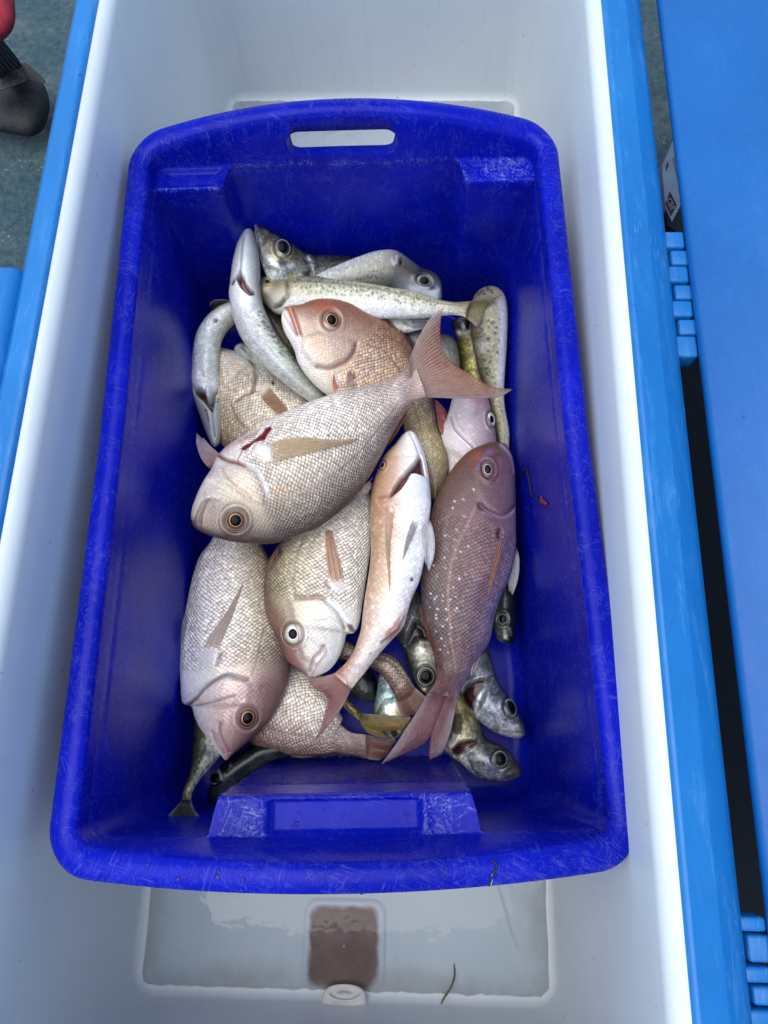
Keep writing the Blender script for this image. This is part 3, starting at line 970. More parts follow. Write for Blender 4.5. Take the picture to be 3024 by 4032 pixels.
fish('mackerel', 'dark mackerel with a round black eye under the snapper heads beside the near tub block', G_MA,
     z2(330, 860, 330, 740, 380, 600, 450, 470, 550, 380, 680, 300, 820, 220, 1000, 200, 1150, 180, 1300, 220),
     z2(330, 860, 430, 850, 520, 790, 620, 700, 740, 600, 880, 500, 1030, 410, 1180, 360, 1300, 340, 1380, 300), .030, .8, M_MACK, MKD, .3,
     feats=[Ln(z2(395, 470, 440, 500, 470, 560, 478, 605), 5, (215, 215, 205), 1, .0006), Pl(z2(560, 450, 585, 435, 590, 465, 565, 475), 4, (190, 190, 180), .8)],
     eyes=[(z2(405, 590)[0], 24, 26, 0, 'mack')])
fish('mackerel', 'olive backed mackerel whose forked tail hangs into the near left corner of the tub', G_MA,
     z2(450, -800, 330, -560, 220, -300, 170, 0, 160, 250, 150, 430, 110, 590, 60, 720, 38, 830),
     z2(450, -800, 560, -500, 600, -250, 560, 80, 470, 330, 360, 470, 245, 600, 165, 730, 140, 830), [(0, .028), (.6, .05), (1, .095)], .7, M_MACK,
     {0: [(38, 40, 22), (95, 95, 62), (170, 172, 168), (180, 182, 182)], .6: [(38, 42, 20), (90, 92, 50), (165, 168, 158), (170, 172, 172)], 1: [(60, 62, 30), (120, 118, 80), (150, 146, 110), (140, 138, 110)]}, .05,
     feats=[Sp(spots(z2, 12, [(300, 240, 250, 400, 180, 540)], 4), 7, (35, 38, 30), .8), Ln(z2(420, 370, 330, 470, 240, 580, 190, 650), 7, (95, 95, 90), .7, -.0008)],
     fins=[dict(name='tail_fin', ray0=z8(815, 365, 760, 425, 702, 488), edge=z8(715, 502, 770, 490, 820, 462, 850, 484, 900, 490), rayn=z8(868, 358, 890, 420, 930, 465, 968, 492), zb=.095, ze=.110, c0=(92, 88, 66), c1=(58, 56, 40), rays=22, alpha=.9)])
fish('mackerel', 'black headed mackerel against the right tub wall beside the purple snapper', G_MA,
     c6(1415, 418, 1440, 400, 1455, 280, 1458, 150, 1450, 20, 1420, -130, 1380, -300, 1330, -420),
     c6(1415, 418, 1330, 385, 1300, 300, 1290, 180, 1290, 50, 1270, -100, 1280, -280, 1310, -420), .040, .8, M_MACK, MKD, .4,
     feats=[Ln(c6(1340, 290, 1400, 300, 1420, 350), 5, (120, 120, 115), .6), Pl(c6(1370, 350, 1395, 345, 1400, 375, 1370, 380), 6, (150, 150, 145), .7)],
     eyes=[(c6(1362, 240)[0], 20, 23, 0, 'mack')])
fish('mackerel', 'dark mackerel in the gap beside the curved snapper tail', G_MA,
     z4(720, 600, 690, 480, 680, 350, 640, 220, 560, 120, 420, 20, 300, -60), z4(720, 600, 560, 590, 400, 570, 300, 480, 200, 380, 120, 250, 120, 100), .024, .6, M_MACK, MKD, .3,
     feats=[Pl(z4(430, 165, 470, 150, 515, 195, 460, 215), 8, (175, 175, 170), .8), Ln(z4(450, 575, 520, 575), 3, (90, 95, 95), .8)])
fish('mackerel', 'bright silver blue mackerel belly between the curved snapper tail and the yellow tail', G_MA,
     z4(900, 1165, 780, 1060, 690, 920, 645, 770, 650, 600, 685, 420, 705, 250, 760, 100), z4(900, 1165, 1080, 1050, 1160, 900, 1160, 750, 1120, 600, 1080, 420, 1000, 250, 900, 100), .034, .7, M_MACK,
     {0: [(150, 145, 110), (185, 180, 150), (170, 165, 140)], .35: [(150, 150, 125), (225, 228, 220), (215, 212, 180)], .6: [(165, 185, 190), (185, 218, 225), (190, 195, 195)], 1: [(130, 140, 140), (160, 165, 165), (150, 150, 150)]}, .5,
     feats=[Ln(z4(690, 760, 720, 680, 790, 600, 920, 565), 8, (70, 74, 72), .9, -.0015), Ln(z4(740, 720, 800, 640, 900, 600), 6, (110, 115, 110), .6, -.0008), Ln(z4(760, 690, 820, 700, 900, 670), 4, (110, 115, 110), .5),
            Ln(z4(680, 600, 665, 760), 6, (110, 105, 60), .7), Pl(z4(880, 690, 960, 670, 1000, 760, 900, 800), 20, (215, 190, 110), .6), Pl(z4(860, 1010, 960, 1000, 1000, 1080, 930, 1130, 880, 1080), 10, (28, 24, 20), .9, -.002)])
fish('mackerel', 'yellow tailed mackerel sticking out from under the white bellied snapper', G_MA,
     z4(-300, 60, -250, 20, -50, 200, 100, 380, 225, 505, 355, 650, 475, 765), z4(-300, 60, -330, 150, -150, 330, 0, 470, 130, 595, 265, 745, 425, 875), .046, .8, M_MACK, MKY, .1,
     fins=[dict(name='tail_fin', ray0=z4(475, 768, 600, 782, 800, 798, 1000, 808, 1180, 830), edge=z4(1120, 920, 1050, 1000, 900, 1020, 765, 1030, 790, 1080), rayn=z4(428, 872, 470, 960, 560, 1060, 700, 1110, 860, 1135), zb=.046, ze=.056, c0=(150, 140, 70), c1=(150, 118, 36), rays=26, alpha=.92)])
fish('mackerel', 'big eyed silver mackerel wedged between the white bellied and the purple snapper', G_MA,
     z3(1130, 1840, 1250, 1740, 1330, 1550, 1370, 1350, 1390, 1150, 1380, 950, 1330, 760, 1270, 570, 1200, 380, 1100, 150),
     z3(1130, 1840, 1010, 1700, 925, 1500, 860, 1330, 800, 1130, 715, 950, 620, 760, 640, 560, 700, 350, 800, 150), .038, .75, M_MACK,
     {0: [(60, 55, 50), (70, 66, 60), (40, 40, 36)], .25: [(150, 150, 140), (150, 150, 138), (40, 42, 38)], .45: [(185, 185, 175), (165, 166, 158), (50, 56, 54)], .7: [(120, 122, 120), (120, 122, 122), (96, 100, 102)], 1: [(90, 92, 94), (110, 112, 112), (90, 92, 94)]}, .5,
     feats=[Pl(z3(850, 880, 835, 1000, 880, 1005, 960, 960, 1020, 880, 1100, 900, 1210, 910, 1160, 720, 1060, 620, 960, 590, 900, 720), 26, (22, 10, 12), 1, -.010),
            Ln(z3(690, 720, 760, 800, 800, 960, 820, 1150, 860, 1300, 930, 1420), 12, (48, 54, 54), .8, -.001), Ln(z3(880, 720, 930, 560, 900, 500), 7, (170, 172, 170), .6, .0008),
            Pl(z3(1020, 900, 1090, 890, 1230, 930, 1200, 980, 1080, 960), 14, (205, 205, 195), .7, .001), Pl(z3(1080, 1720, 1140, 1710, 1165, 1770, 1110, 1750), 8, (205, 165, 130), .9),
            Pl(z3(860, 1060, 960, 1030, 1000, 1150, 900, 1250), 30, (95, 100, 90), .5), Pl(z3(1050, 1050, 1250, 1100, 1240, 1200, 1100, 1180), 30, (215, 215, 205), .5)],
     eyes=[(z3(1145, 1505)[0], 36, 37, 0, 'mack')])
fish('mackerel', 'mackerel with a wide open gill, upper of the two heads in the near right corner', G_MA,
     c6(1518, 1040, 1518, 985, 1480, 900, 1440, 835, 1395, 765, 1345, 690, 1318, 630, 1300, 560, 1275, 480, 1240, 420, 1200, 300, 1150, 200),
     c6(1518, 1040, 1470, 1062, 1390, 1050, 1300, 1015, 1220, 960, 1150, 900, 1085, 800, 1075, 700, 1100, 600, 1120, 500, 1110, 380, 1090, 260), .034, .75, M_MACK,
     {0: [(40, 42, 42), (110, 112, 116), (170, 165, 165)], .3: [(60, 62, 66), (150, 156, 170), (195, 200, 210)], .6: [(70, 74, 80), (150, 156, 166), (190, 195, 200)], 1: [(90, 90, 70), (140, 142, 130), (150, 150, 145)]}, .5,
     feats=[Pl(c6(1062, 790, 1105, 705, 1195, 660, 1282, 650, 1258, 700, 1232, 790, 1190, 885, 1160, 905, 1110, 850), 22, (52, 14, 18), 1, -.010, smooth=False),
            Ln(c6(1250, 700, 1200, 790, 1185, 880, 1225, 950), 10, (205, 212, 222), .8, .0015), Ln(c6(1070, 780, 1120, 840, 1160, 890), 6, (190, 180, 175), .8, .002), Pl(c6(1140, 850, 1165, 870, 1150, 890, 1130, 880), 6, (180, 110, 105), .8),
            Pl(c6(1330, 850, 1370, 880, 1390, 930, 1340, 920), 30, (60, 62, 82), .7), Ln(c6(1300, 1000, 1400, 1015, 1470, 1020), 6, (100, 95, 95), .6, -.0008), Pl(c6(1400, 960, 1470, 965, 1480, 1000, 1420, 1010), 16, (205, 205, 200), .6)],
     eyes=[(c6(1415, 850)[0], 25, 37, -15, 'mack')])
fish('mackerel', 'silver mackerel head with torn gill, lower of the two in the near right corner', G_MA,
     c6(1497, 1310, 1482, 1255, 1425, 1172, 1345, 1108, 1262, 1073, 1236, 1040, 1215, 990, 1185, 930, 1140, 860, 1090, 780, 1060, 680),
     c6(1497, 1310, 1450, 1338, 1360, 1360, 1260, 1348, 1165, 1320, 1085, 1245, 1000, 1180, 962, 1130, 985, 1050, 1010, 950, 1020, 850), .036, .8, M_MACK,
     {0: [(70, 68, 50), (120, 118, 100), (165, 165, 165)], .3: [(46, 48, 46), (120, 122, 120), (185, 188, 192)], .5: [(50, 52, 48), (150, 152, 146), (205, 205, 202)], .75: [(120, 115, 60), (165, 160, 120), (205, 205, 195)], 1: [(110, 105, 60), (150, 145, 110), (170, 170, 160)]}, .5,
     feats=[Pl(c6(1012, 1140, 1050, 1095, 1130, 1076, 1190, 1080, 1150, 1125, 1110, 1150, 1045, 1192, 1020, 1170), 16, (60, 24, 26), 1, -.007), Ln(c6(1125, 1140, 1115, 1200, 1140, 1280, 1180, 1325), 8, (215, 212, 210), .8, .001),
            Ln(c6(1120, 1180, 1150, 1260, 1200, 1320), 5, (50, 45, 45), .8, -.001), Pl(c6(1260, 1240, 1330, 1270, 1340, 1285, 1280, 1285), 8, (18, 20, 18), .9), Ln(c6(1350, 1345, 1430, 1320, 1495, 1310), 5, (90, 86, 80), .8, -.0008), Ln(c6(1175, 1190, 1240, 1200, 1300, 1290), 14, (150, 152, 172), .5)],
     eyes=[(c6(1343, 1203)[0], 31, 33, 0, 'mack')],
     fins=[dict(name='pectoral_fin', ray0=c6(1035, 880, 1020, 960, 1015, 1010), edge=c6(1040, 1030), rayn=c6(1080, 870, 1085, 960, 1075, 1035), on=True, c0=(120, 116, 80), c1=(90, 88, 70), rays=9)])

# ================= far end: whiting and mackerel
fish('mackerel', 'large eyed dark mackerel with its pointed snout at the far left of the pile', G_MA,
     c1(728, 172, 792, 190, 872, 240, 962, 290, 1052, 345, 1122, 395, 1182, 425, 1262, 432, 1400, 432, 1550, 450, 1700, 500, 1850, 560, 1950, 610),
     c1(728, 172, 732, 240, 752, 350, 778, 460, 815, 570, 880, 660, 980, 730, 1100, 760, 1300, 750, 1500, 720, 1650, 700, 1800, 690, 1940, 660), [(0, .064), (.3, .060), (.55, .040), (1, .03)], .6, M_MACK,
     {0: [(36, 36, 34), (60, 60, 56), (165, 168, 168)], .15: [(34, 34, 30), (112, 110, 92), (160, 160, 150)], .3: [(40, 40, 34), (150, 145, 118), (190, 192, 190)], .42: [(34, 36, 28), (110, 110, 100), (170, 172, 170)], 1: [(30, 32, 24), (70, 72, 60), (120, 120, 112)]}, .42,
     feats=[Ln(c1(730, 178, 745, 260, 770, 370, 800, 480), 9, (185, 188, 190), .8, .0006), Ln(c1(748, 240, 770, 360, 795, 460), 5, (40, 40, 38), .8, -.001),
            Pl(c1(905, 470, 940, 450, 1010, 480, 990, 530, 940, 525), 14, (46, 46, 34), .85), Ln(c1(830, 440, 880, 510, 960, 535, 1030, 510), 12, (205, 205, 200), .7, .0006),
            Pl(c1(1130, 560, 1190, 520, 1210, 590, 1150, 600), 14, (14, 12, 12), .95, -.004), Ln(c1(1170, 440, 1200, 500, 1215, 590), 7, (196, 196, 190), .7, .001), Pl(c1(1010, 580, 1060, 565, 1070, 600, 1015, 600), 10, (200, 180, 95), .7), Pl(c1(800, 210, 840, 220, 850, 260, 820, 260), 20, (140, 135, 105), .6)],
     eyes=[(c1(962, 364)[0], 31, 35, -20, 'mack')])
fish('whiting', 'whiting lying behind the long spotted one, head turned to the far right', G_WH,
     c2(812, 655, 806, 560, 770, 495, 710, 460, 640, 435, 560, 380, 470, 318, 400, 298, 280, 308, 150, 346, 0, 402, -130, 458, -230, 505),
     c2(812, 655, 770, 720, 690, 700, 610, 680, 530, 660, 470, 640, 390, 620, 310, 600, 210, 590, 90, 590, -50, 600, -170, 610, -250, 615), [(0, .054), (1, .057)], .80, M_WHIT,
     {0: [(70, 72, 72), (120, 122, 126), (190, 196, 205)], .2: [(55, 55, 50), (70, 68, 60), (150, 152, 156)], .38: [(150, 152, 150), (105, 102, 92), (60, 56, 44)], .5: [(205, 208, 210), (170, 170, 162), (95, 90, 70)], 1: [(215, 220, 225), (190, 194, 196), (140, 138, 125)]}, .45,
     feats=[Pl(c2(455, 345, 490, 335, 480, 385, 462, 400), 8, (18, 14, 14), 1, -.004), Ln(c2(400, 350, 430, 400, 445, 330), 7, (200, 202, 200), .6, .001), Sp(spots(c2, 16, [(250, 470, 350, 440, 450, 420), (130, 520, 300, 490, 420, 480)], 5), 5.5, (58, 52, 36), .75), Ln(c2(560, 590, 640, 600, 710, 620, 780, 610), 12, (200, 205, 212), .5), Pl(c2(690, 570, 740, 560, 760, 600, 710, 610), 14, (26, 26, 28), .8)],
     eyes=[(c2(662, 528)[0], 28, 20, 20, 'mack')], p=.55)
fish('whiting', 'long whiting with rows of brown spots lying straight across the far end of the pile', G_WH,
     c2(-722, 560, -690, 510, -640, 497, -560, 496, -450, 498, -300, 499, -150, 502, 0, 512, 150, 525, 300, 550, 450, 580, 580, 612, 700, 655, 800, 690, 880, 705, 960, 702, 1040, 696),
     c2(-722, 560, -700, 640, -640, 715, -560, 785, -480, 800, -330, 790, -170, 800, 0, 815, 140, 825, 280, 830, 430, 833, 570, 834, 690, 830, 800, 815, 890, 808, 970, 818, 1000, 832), .066, .62, M_WHIT,
     {0: [(25, 24, 25), (57, 55, 48), (87, 83, 77)], .07: [(28, 27, 25), (105, 98, 80), (116, 110, 100)], .14: [(38, 36, 30), (159, 152, 129), (188, 187, 182)], .2: [(72, 70, 58), (185, 183, 161), (214, 216, 215)], .6: [(69, 68, 57), (197, 197, 186), (212, 213, 216)], .9: [(90, 87, 66), (200, 197, 176), (189, 189, 189)], 1: [(133, 126, 98), (174, 167, 146), (160, 153, 135)]}, .17,
     feats=[Sp(spots(c2, 34, [(-400, 530, 0, 545, 400, 610, 780, 720), (-380, 570, 0, 580, 380, 640, 700, 715)], 6), 4.8, (66, 58, 34), .7), Sp(spots(c2, 22, [(-300, 625, 0, 635, 300, 660, 560, 715)], 5), 6, (112, 100, 48), .75),
            Ln(c2(-450, 530, -100, 545, 250, 590, 600, 668, 800, 715, 1000, 735), 3, (88, 82, 58), .6), Ln(c2(-455, 540, -450, 640, -490, 700, -550, 745), 8, (70, 60, 45), .8, -.0016), Pl(c2(-480, 660, -470, 690, -510, 740, -570, 750, -540, 730, -500, 700), 10, (30, 22, 20), .95, -.003),
            Ln(c2(-620, 600, -600, 560, -590, 530), 13, (185, 165, 110), .7), Ln(c2(-440, 610, -350, 640, -200, 640), 10, (190, 184, 150), .5), Pl(c2(-470, 690, -380, 680, -380, 760, -470, 780), 30, (222, 224, 220), .7)],
     eyes=[(c2(-620, 540)[0], 13, 12, 0, 'mack')], p=.52,
     fins=[dict(name='tail_fin', ray0=c2(1035, 698, 1110, 668, 1210, 640, 1308, 632), edge=c2(1290, 650, 1220, 700, 1160, 762, 1140, 830, 1120, 880), rayn=c2(1000, 832, 1040, 862, 1090, 905), zb=.066, ze=.070, c0=(150, 140, 92), c1=(128, 118, 66), rays=24, alpha=.86)])
fish('whiting', 'whiting folded over at the far right corner and running down the right tub wall', G_WH,
     c2(1190, 588, 1118, 606, 1070, 655, 1052, 735, 1045, 850, 1052, 980, 1075, 1120, 1105, 1260, 1150, 1380, 1185, 1500, 1215, 1620, 1240, 1730, 1262, 1840, 1285, 1980, 1300, 2120),
     c2(1210, 588, 1275, 603, 1322, 655, 1343, 740, 1346, 850, 1342, 980, 1335, 1120, 1325, 1260, 1318, 1400, 1320, 1530, 1338, 1640, 1358, 1750, 1358, 1860, 1350, 1980, 1330, 2120), [(0, .036), (.12, .056), (.3, .060), (1, .048)], .62, M_WHIT,
     {0: [(120, 118, 110), (140, 138, 128), (170, 170, 165)], .2: [(96, 92, 72), (165, 160, 138), (195, 196, 190)], .5: [(84, 80, 58), (180, 178, 158), (205, 206, 200)], 1: [(80, 78, 55), (150, 148, 125), (190, 192, 190)]}, 0.0,
     feats=[Sp(spots(z6, 11, [(1260, 560, 1265, 800, 1270, 1000, 1240, 1150), (1140, 830, 1150, 1000, 1150, 1200, 1200, 1400, 1180, 1520), (1020, 1040, 1060, 1160), (950, 1000, 970, 1150, 960, 1500), (930, 420, 1050, 410, 1200, 360)], 9), 6, (62, 54, 38), .8), Sp(spots(c2, 12, [(1200, 1200, 1230, 1350, 1270, 1550, 1290, 1750), (1130, 1150, 1180, 1300)], 6), 5, (66, 58, 40), .8),
            Pl(z6(960, 1270, 1040, 1200, 1130, 1280, 1080, 1400, 990, 1400), 40, (205, 205, 200), .6), Ln(c2(1290, 700, 1310, 900, 1300, 1150, 1290, 1350), 14, (222, 224, 224), .6)],
     p=.55, headscl=1)
fish('mackerel', 'green and yellow striped mackerel between the spotted whiting and the snapper tail fin', G_MA,
     c2(960, 830, 900, 860, 888, 900, 925, 985, 940, 1100, 955, 1220, 975, 1350, 1000, 1480, 1030, 1620, 1060, 1760), c2(960, 830, 1050, 850, 1080, 950, 1110, 1050, 1140, 1200, 1150, 1330, 1160, 1450, 1160, 1560, 1150, 1680, 1120, 1780), .036, .55, M_MACK,
     {0: [(38, 39, 38), (57, 58, 57), (47, 49, 49)], .14: [(36, 37, 34), (76, 79, 79), (57, 60, 61)], .2: [(57, 62, 37), (166, 160, 105), (176, 173, 149)], 1: [(64, 68, 40), (185, 178, 120), (181, 179, 150)]}, .0,
     feats=[Pl(z6(690, 960, 740, 930, 760, 1010, 720, 1060), 14, (195, 198, 200), .8), Pl(z6(760, 930, 840, 900, 845, 1010, 780, 1020), 10, (8, 8, 10), .9, -.003), Ln(z6(640, 1070, 720, 1090, 840, 1040), 8, (190, 192, 190), .7), Ln(z6(720, 1120, 720, 1400, 740, 1640), 9, (90, 84, 30), .7), Sp(spots(z6, 26, [(660, 1150, 660, 1600), (690, 1150, 690, 1600)], 7), 5, (36, 40, 24), .5)], tailscl=.5)
fish('whiting', 'plain grey whiting flank showing dimly behind the upright orange snapper tail fin', G_WH,
     c2(500, 930, 560, 880, 680, 925, 800, 962, 905, 1000, 948, 1100, 962, 1250, 960, 1380), c2(500, 930, 520, 1010, 600, 1130, 720, 1220, 820, 1290, 880, 1370, 930, 1440, 950, 1460), .040, .6, M_WHIT, {0: [(110, 112, 112), (130, 132, 130), (110, 110, 104)], 1: [(105, 106, 104), (125, 126, 122), (100, 100, 94)]}, 0, headscl=1)
fish('whiting', 'white bellied whiting tucked between the long spotted whiting and the orange snapper', G_WH,
     c2(665, 915, 630, 870, 560, 835, 450, 812, 300, 800, 150, 800, 0, 800), c2(665, 915, 620, 932, 520, 952, 420, 945, 280, 910, 140, 890, 0, 880), .056, .6, M_WHIT, {0: [(205, 208, 208), (212, 214, 212), (190, 192, 190)], 1: [(200, 202, 200), (200, 202, 200), (160, 160, 156)]}, 0, headscl=1,
     feats=[Ln(c2(500, 870, 560, 900, 640, 915), 5, (90, 92, 92), .7, -.001)],
     fins=[dict(name='pelvic_fin', ray0=c2(560, 845, 640, 838, 720, 842), edge=c2(700, 870), rayn=c2(560, 880, 600, 890, 660, 905), zb=.066, ze=.06, c0=(205, 206, 204), c1=(190, 190, 188), rays=7)])
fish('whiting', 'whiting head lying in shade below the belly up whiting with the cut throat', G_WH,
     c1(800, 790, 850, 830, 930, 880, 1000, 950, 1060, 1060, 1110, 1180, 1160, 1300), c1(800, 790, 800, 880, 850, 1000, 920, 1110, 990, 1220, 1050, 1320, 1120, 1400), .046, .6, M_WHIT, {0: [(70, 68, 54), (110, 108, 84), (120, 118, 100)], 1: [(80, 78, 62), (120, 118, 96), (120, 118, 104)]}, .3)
fish('whiting', 'grey whiting snout showing between the two belly up whiting', G_WH,
     z7(815, 830, 870, 760, 980, 740, 1100, 800, 1250, 900, 1400, 1010, 1550, 1150), z7(815, 830, 845, 890, 920, 950, 1060, 1010, 1200, 1120, 1350, 1220, 1480, 1330), .050, .7, M_WHIT, {0: [(96, 100, 100), (150, 155, 155), (170, 174, 172)], .5: [(150, 156, 156), (185, 192, 190), (190, 196, 194)], 1: [(150, 155, 155), (180, 185, 182), (170, 172, 168)]}, .3,
     feats=[Ln(z7(835, 820, 870, 780, 900, 770), 6, (215, 216, 214), .8), Ln(z7(930, 790, 1000, 860, 1050, 940), 8, (90, 94, 96), .6, -.001), Pl(z7(1000, 780, 1060, 830, 1040, 860, 990, 820), 14, (205, 208, 206), .7)])
fish('whiting', 'belly up whiting curled along the left tub wall with a deep throat cut', G_WH,
     c1(404, 1992, 374, 1965, 328, 1860, 283, 1740, 243, 1620, 213, 1510, 201, 1445, 216, 1345, 225, 1240, 235, 1150, 260, 1060, 305, 980, 365, 910, 432, 860, 522, 820, 610, 798, 690, 790),
     c1(408, 1992, 442, 1960, 461, 1850, 462, 1730, 458, 1610, 451, 1520, 446, 1450, 437, 1360, 440, 1240, 452, 1160, 475, 1090, 515, 1030, 548, 995, 585, 965, 645, 930, 700, 900, 760, 870), [(0, .062), (.3, .066), (.8, .062), (1, .055)], .8, M_WHIT,
     {0: [(120, 122, 122), (170, 175, 176), (140, 140, 135)], .22: [(130, 134, 138), (185, 190, 192), (175, 172, 170)], .33: [(160, 164, 166), (228, 230, 228), (205, 206, 204)], .7: [(165, 168, 168), (226, 230, 226), (160, 160, 146)], 1: [(150, 152, 150), (200, 204, 200), (140, 138, 120)]}, .34,
     feats=[Pl(c1(232, 1512, 290, 1510, 330, 1545, 342, 1605, 372, 1605, 385, 1550, 430, 1512, 425, 1570, 400, 1640, 384, 1700, 350, 1660, 300, 1600, 250, 1560), 8, (52, 20, 24), 1, -.011),
            Pl(c1(330, 1540, 352, 1500, 388, 1500, 380, 1560, 368, 1612, 346, 1612, 340, 1570), 8, (222, 220, 218), .9, .007), Ln(c1(384, 1700, 395, 1800, 405, 1900), 4, (80, 82, 84), .7, -.0015), Pl(c1(300, 1640, 360, 1700, 385, 1860, 350, 1850), 20, (30, 30, 32), .35),
            Sp(c1(338, 1700, 345, 1725, 350, 1750, 358, 1775, 330, 1690, 428, 1620, 435, 1600), 5, (40, 42, 44), .8), Sp(c1(405, 960), 11, (130, 40, 50), .8, -.001), Sp(c1(420, 955), 6, (120, 40, 60), .7),
            Ln(c1(300, 1200, 280, 1300, 300, 1400), 11, (200, 196, 175), .5, -.0008), Ln(c1(370, 1200, 385, 1320, 370, 1400), 9, (200, 198, 180), .5, -.0007), Ln(c1(205, 1440, 250, 1480, 300, 1500), 7, (195, 196, 196), .6, .001)],
     p=.55,
     fins=[dict(name='tail_fin', ray0=c1(540, 800, 470, 785, 400, 792, 362, 820), edge=c1(366, 845), rayn=c1(540, 850, 470, 872, 410, 882), zb=.054, ze=.060, c0=(62, 60, 52), c1=(44, 44, 40), rays=12)])
fish('whiting', 'belly up whiting, snout to the far end, with a red gash under its jaw', G_WH,
     c1(684, 213, 635, 240, 594, 320, 570, 400, 548, 500, 537, 590, 528, 680, 521, 750, 533, 830, 550, 920, 580, 1010, 620, 1100, 690, 1195, 770, 1290, 880, 1392, 1000, 1492, 1110, 1572, 1180, 1618, 1300, 1700),
     c1(694, 213, 722, 238, 746, 320, 766, 400, 776, 500, 779, 590, 779, 680, 791, 780, 815, 870, 860, 960, 905, 1050, 965, 1130, 1040, 1212, 1088, 1285, 1150, 1385, 1230, 1475, 1300, 1556, 1345, 1620, 1420, 1700), [(0, .064), (.4, .084), (.75, .086), (1, .070)], .72, M_WHIT,
     {0: [(150, 155, 160), (185, 190, 195), (120, 118, 120)], .2: [(160, 165, 172), (205, 210, 212), (120, 120, 118)], .36: [(205, 208, 210), (228, 230, 230), (140, 140, 138)], .6: [(205, 208, 204), (210, 212, 206), (92, 92, 82)], 1: [(190, 194, 190), (180, 184, 178), (96, 96, 86)]}, .40,
     feats=[Pl(c1(612, 546, 622, 580, 640, 605, 655, 650, 690, 695, 730, 722, 722, 742, 690, 746, 650, 715, 615, 680, 592, 635, 578, 600), 10, (66, 14, 20), 1, -.009), Ln(c1(545, 655, 560, 630, 585, 605), 6, (40, 20, 22), .9, -.003), Pl(c1(575, 600, 592, 640, 580, 640, 568, 615), 6, (215, 205, 205), .8, .003),
            Ln(c1(640, 280, 625, 400, 612, 545), 5, (120, 122, 126), .8, -.0012), Ln(c1(665, 270, 655, 400, 640, 540), 10, (215, 220, 224), .5, .0005), Ln(c1(618, 590, 650, 690, 700, 730), 4, (130, 40, 45), .6),
            Ln(c1(600, 800, 650, 950, 720, 1100, 800, 1180, 900, 1290, 1050, 1430, 1200, 1560), 8, (240, 242, 240), .7, .0006), Sp(spots(c1, 24, [(760, 870, 860, 1040, 960, 1180, 1060, 1290), (790, 980, 880, 1100, 980, 1230)], 6), 5, (46, 44, 34), .75), Ln(c1(840, 900, 930, 1080, 1030, 1210, 1085, 1280), 6, (38, 36, 30), .7, -.0006), Pl(c1(690, 820, 740, 810, 745, 870, 700, 880), 18, (120, 122, 128), .5)],
     p=.55)

# ================= snappers
SN = {0: [(98, 74, 64), (140, 116, 100), (184, 166, 150), (204, 192, 180), (206, 200, 194)], .22: [(96, 74, 60), (160, 138, 116), (206, 190, 168), (220, 210, 196), (224, 218, 210)], .6: [(108, 86, 68), (184, 168, 148), (216, 204, 186), (228, 220, 206), (226, 220, 214)], .9: [(165, 135, 118), (200, 180, 166), (208, 188, 175), (204, 180, 166), (186, 150, 132)], 1: [(170, 132, 112), (198, 168, 150), (204, 174, 156), (198, 164, 145), (182, 138, 116)]}  # first colours: dark back pigment, deepened to paint the side turned from the light
fish('snapper', 'snapper with only its tail half showing, lying across the tub at the near block', G_SN,
     cat(c4(300, 1150, 480, 1000, 650, 920, 850, 920, 1000, 990, 1120, 1100, 1210, 1220, 1290, 1345), z4(110, 880, 220, 985, 330, 1050, 520, 1078)),
     cat(c4(300, 1150, 430, 1300, 520, 1430, 620, 1522, 740, 1568, 880, 1606, 1020, 1614, 1150, 1610), z4(80, 1350, 220, 1378, 390, 1398, 545, 1430)), [(0, .036), (1, .034)], .42, M_SNAP,
     {0: [(222, 214, 204), (224, 214, 204), (216, 202, 188), (198, 176, 160), (160, 122, 112)], .65: [(222, 212, 202), (224, 214, 204), (214, 198, 186), (192, 168, 158), (156, 112, 106)], .88: [(200, 178, 168), (190, 168, 160), (176, 152, 144), (158, 128, 120), (140, 106, 98)], 1: [(190, 160, 150), (176, 146, 136), (160, 126, 116), (142, 104, 92), (126, 88, 76)]}, 0,
     feats=[Ln(c4(740, 1420, 850, 1445, 960, 1465, 1080, 1480), 4, (130, 108, 100), .6), Sp(c4(878, 1295), 7, (120, 85, 50), .7)], headscl=1, tailscl=.35,
     fins=[dict(name='tail_fin', ray0=z4(515, 1080, 650, 1110, 800, 1140, 960, 1150), edge=z4(930, 1220, 860, 1330, 790, 1400), rayn=z4(545, 1430, 620, 1445, 720, 1452), zb=.034, ze=.04, c0=(166, 128, 112), c1=(118, 70, 52), rays=22, jag=.03),
           dict(name='anal_fin', ray0=c4(880, 1600, 940, 1625, 1000, 1632), edge=c4(1100, 1622), rayn=c4(1240, 1600, 1220, 1604, 1200, 1608), zb=.034, ze=.03, c0=(170, 130, 110), c1=(160, 120, 100), rays=8)])
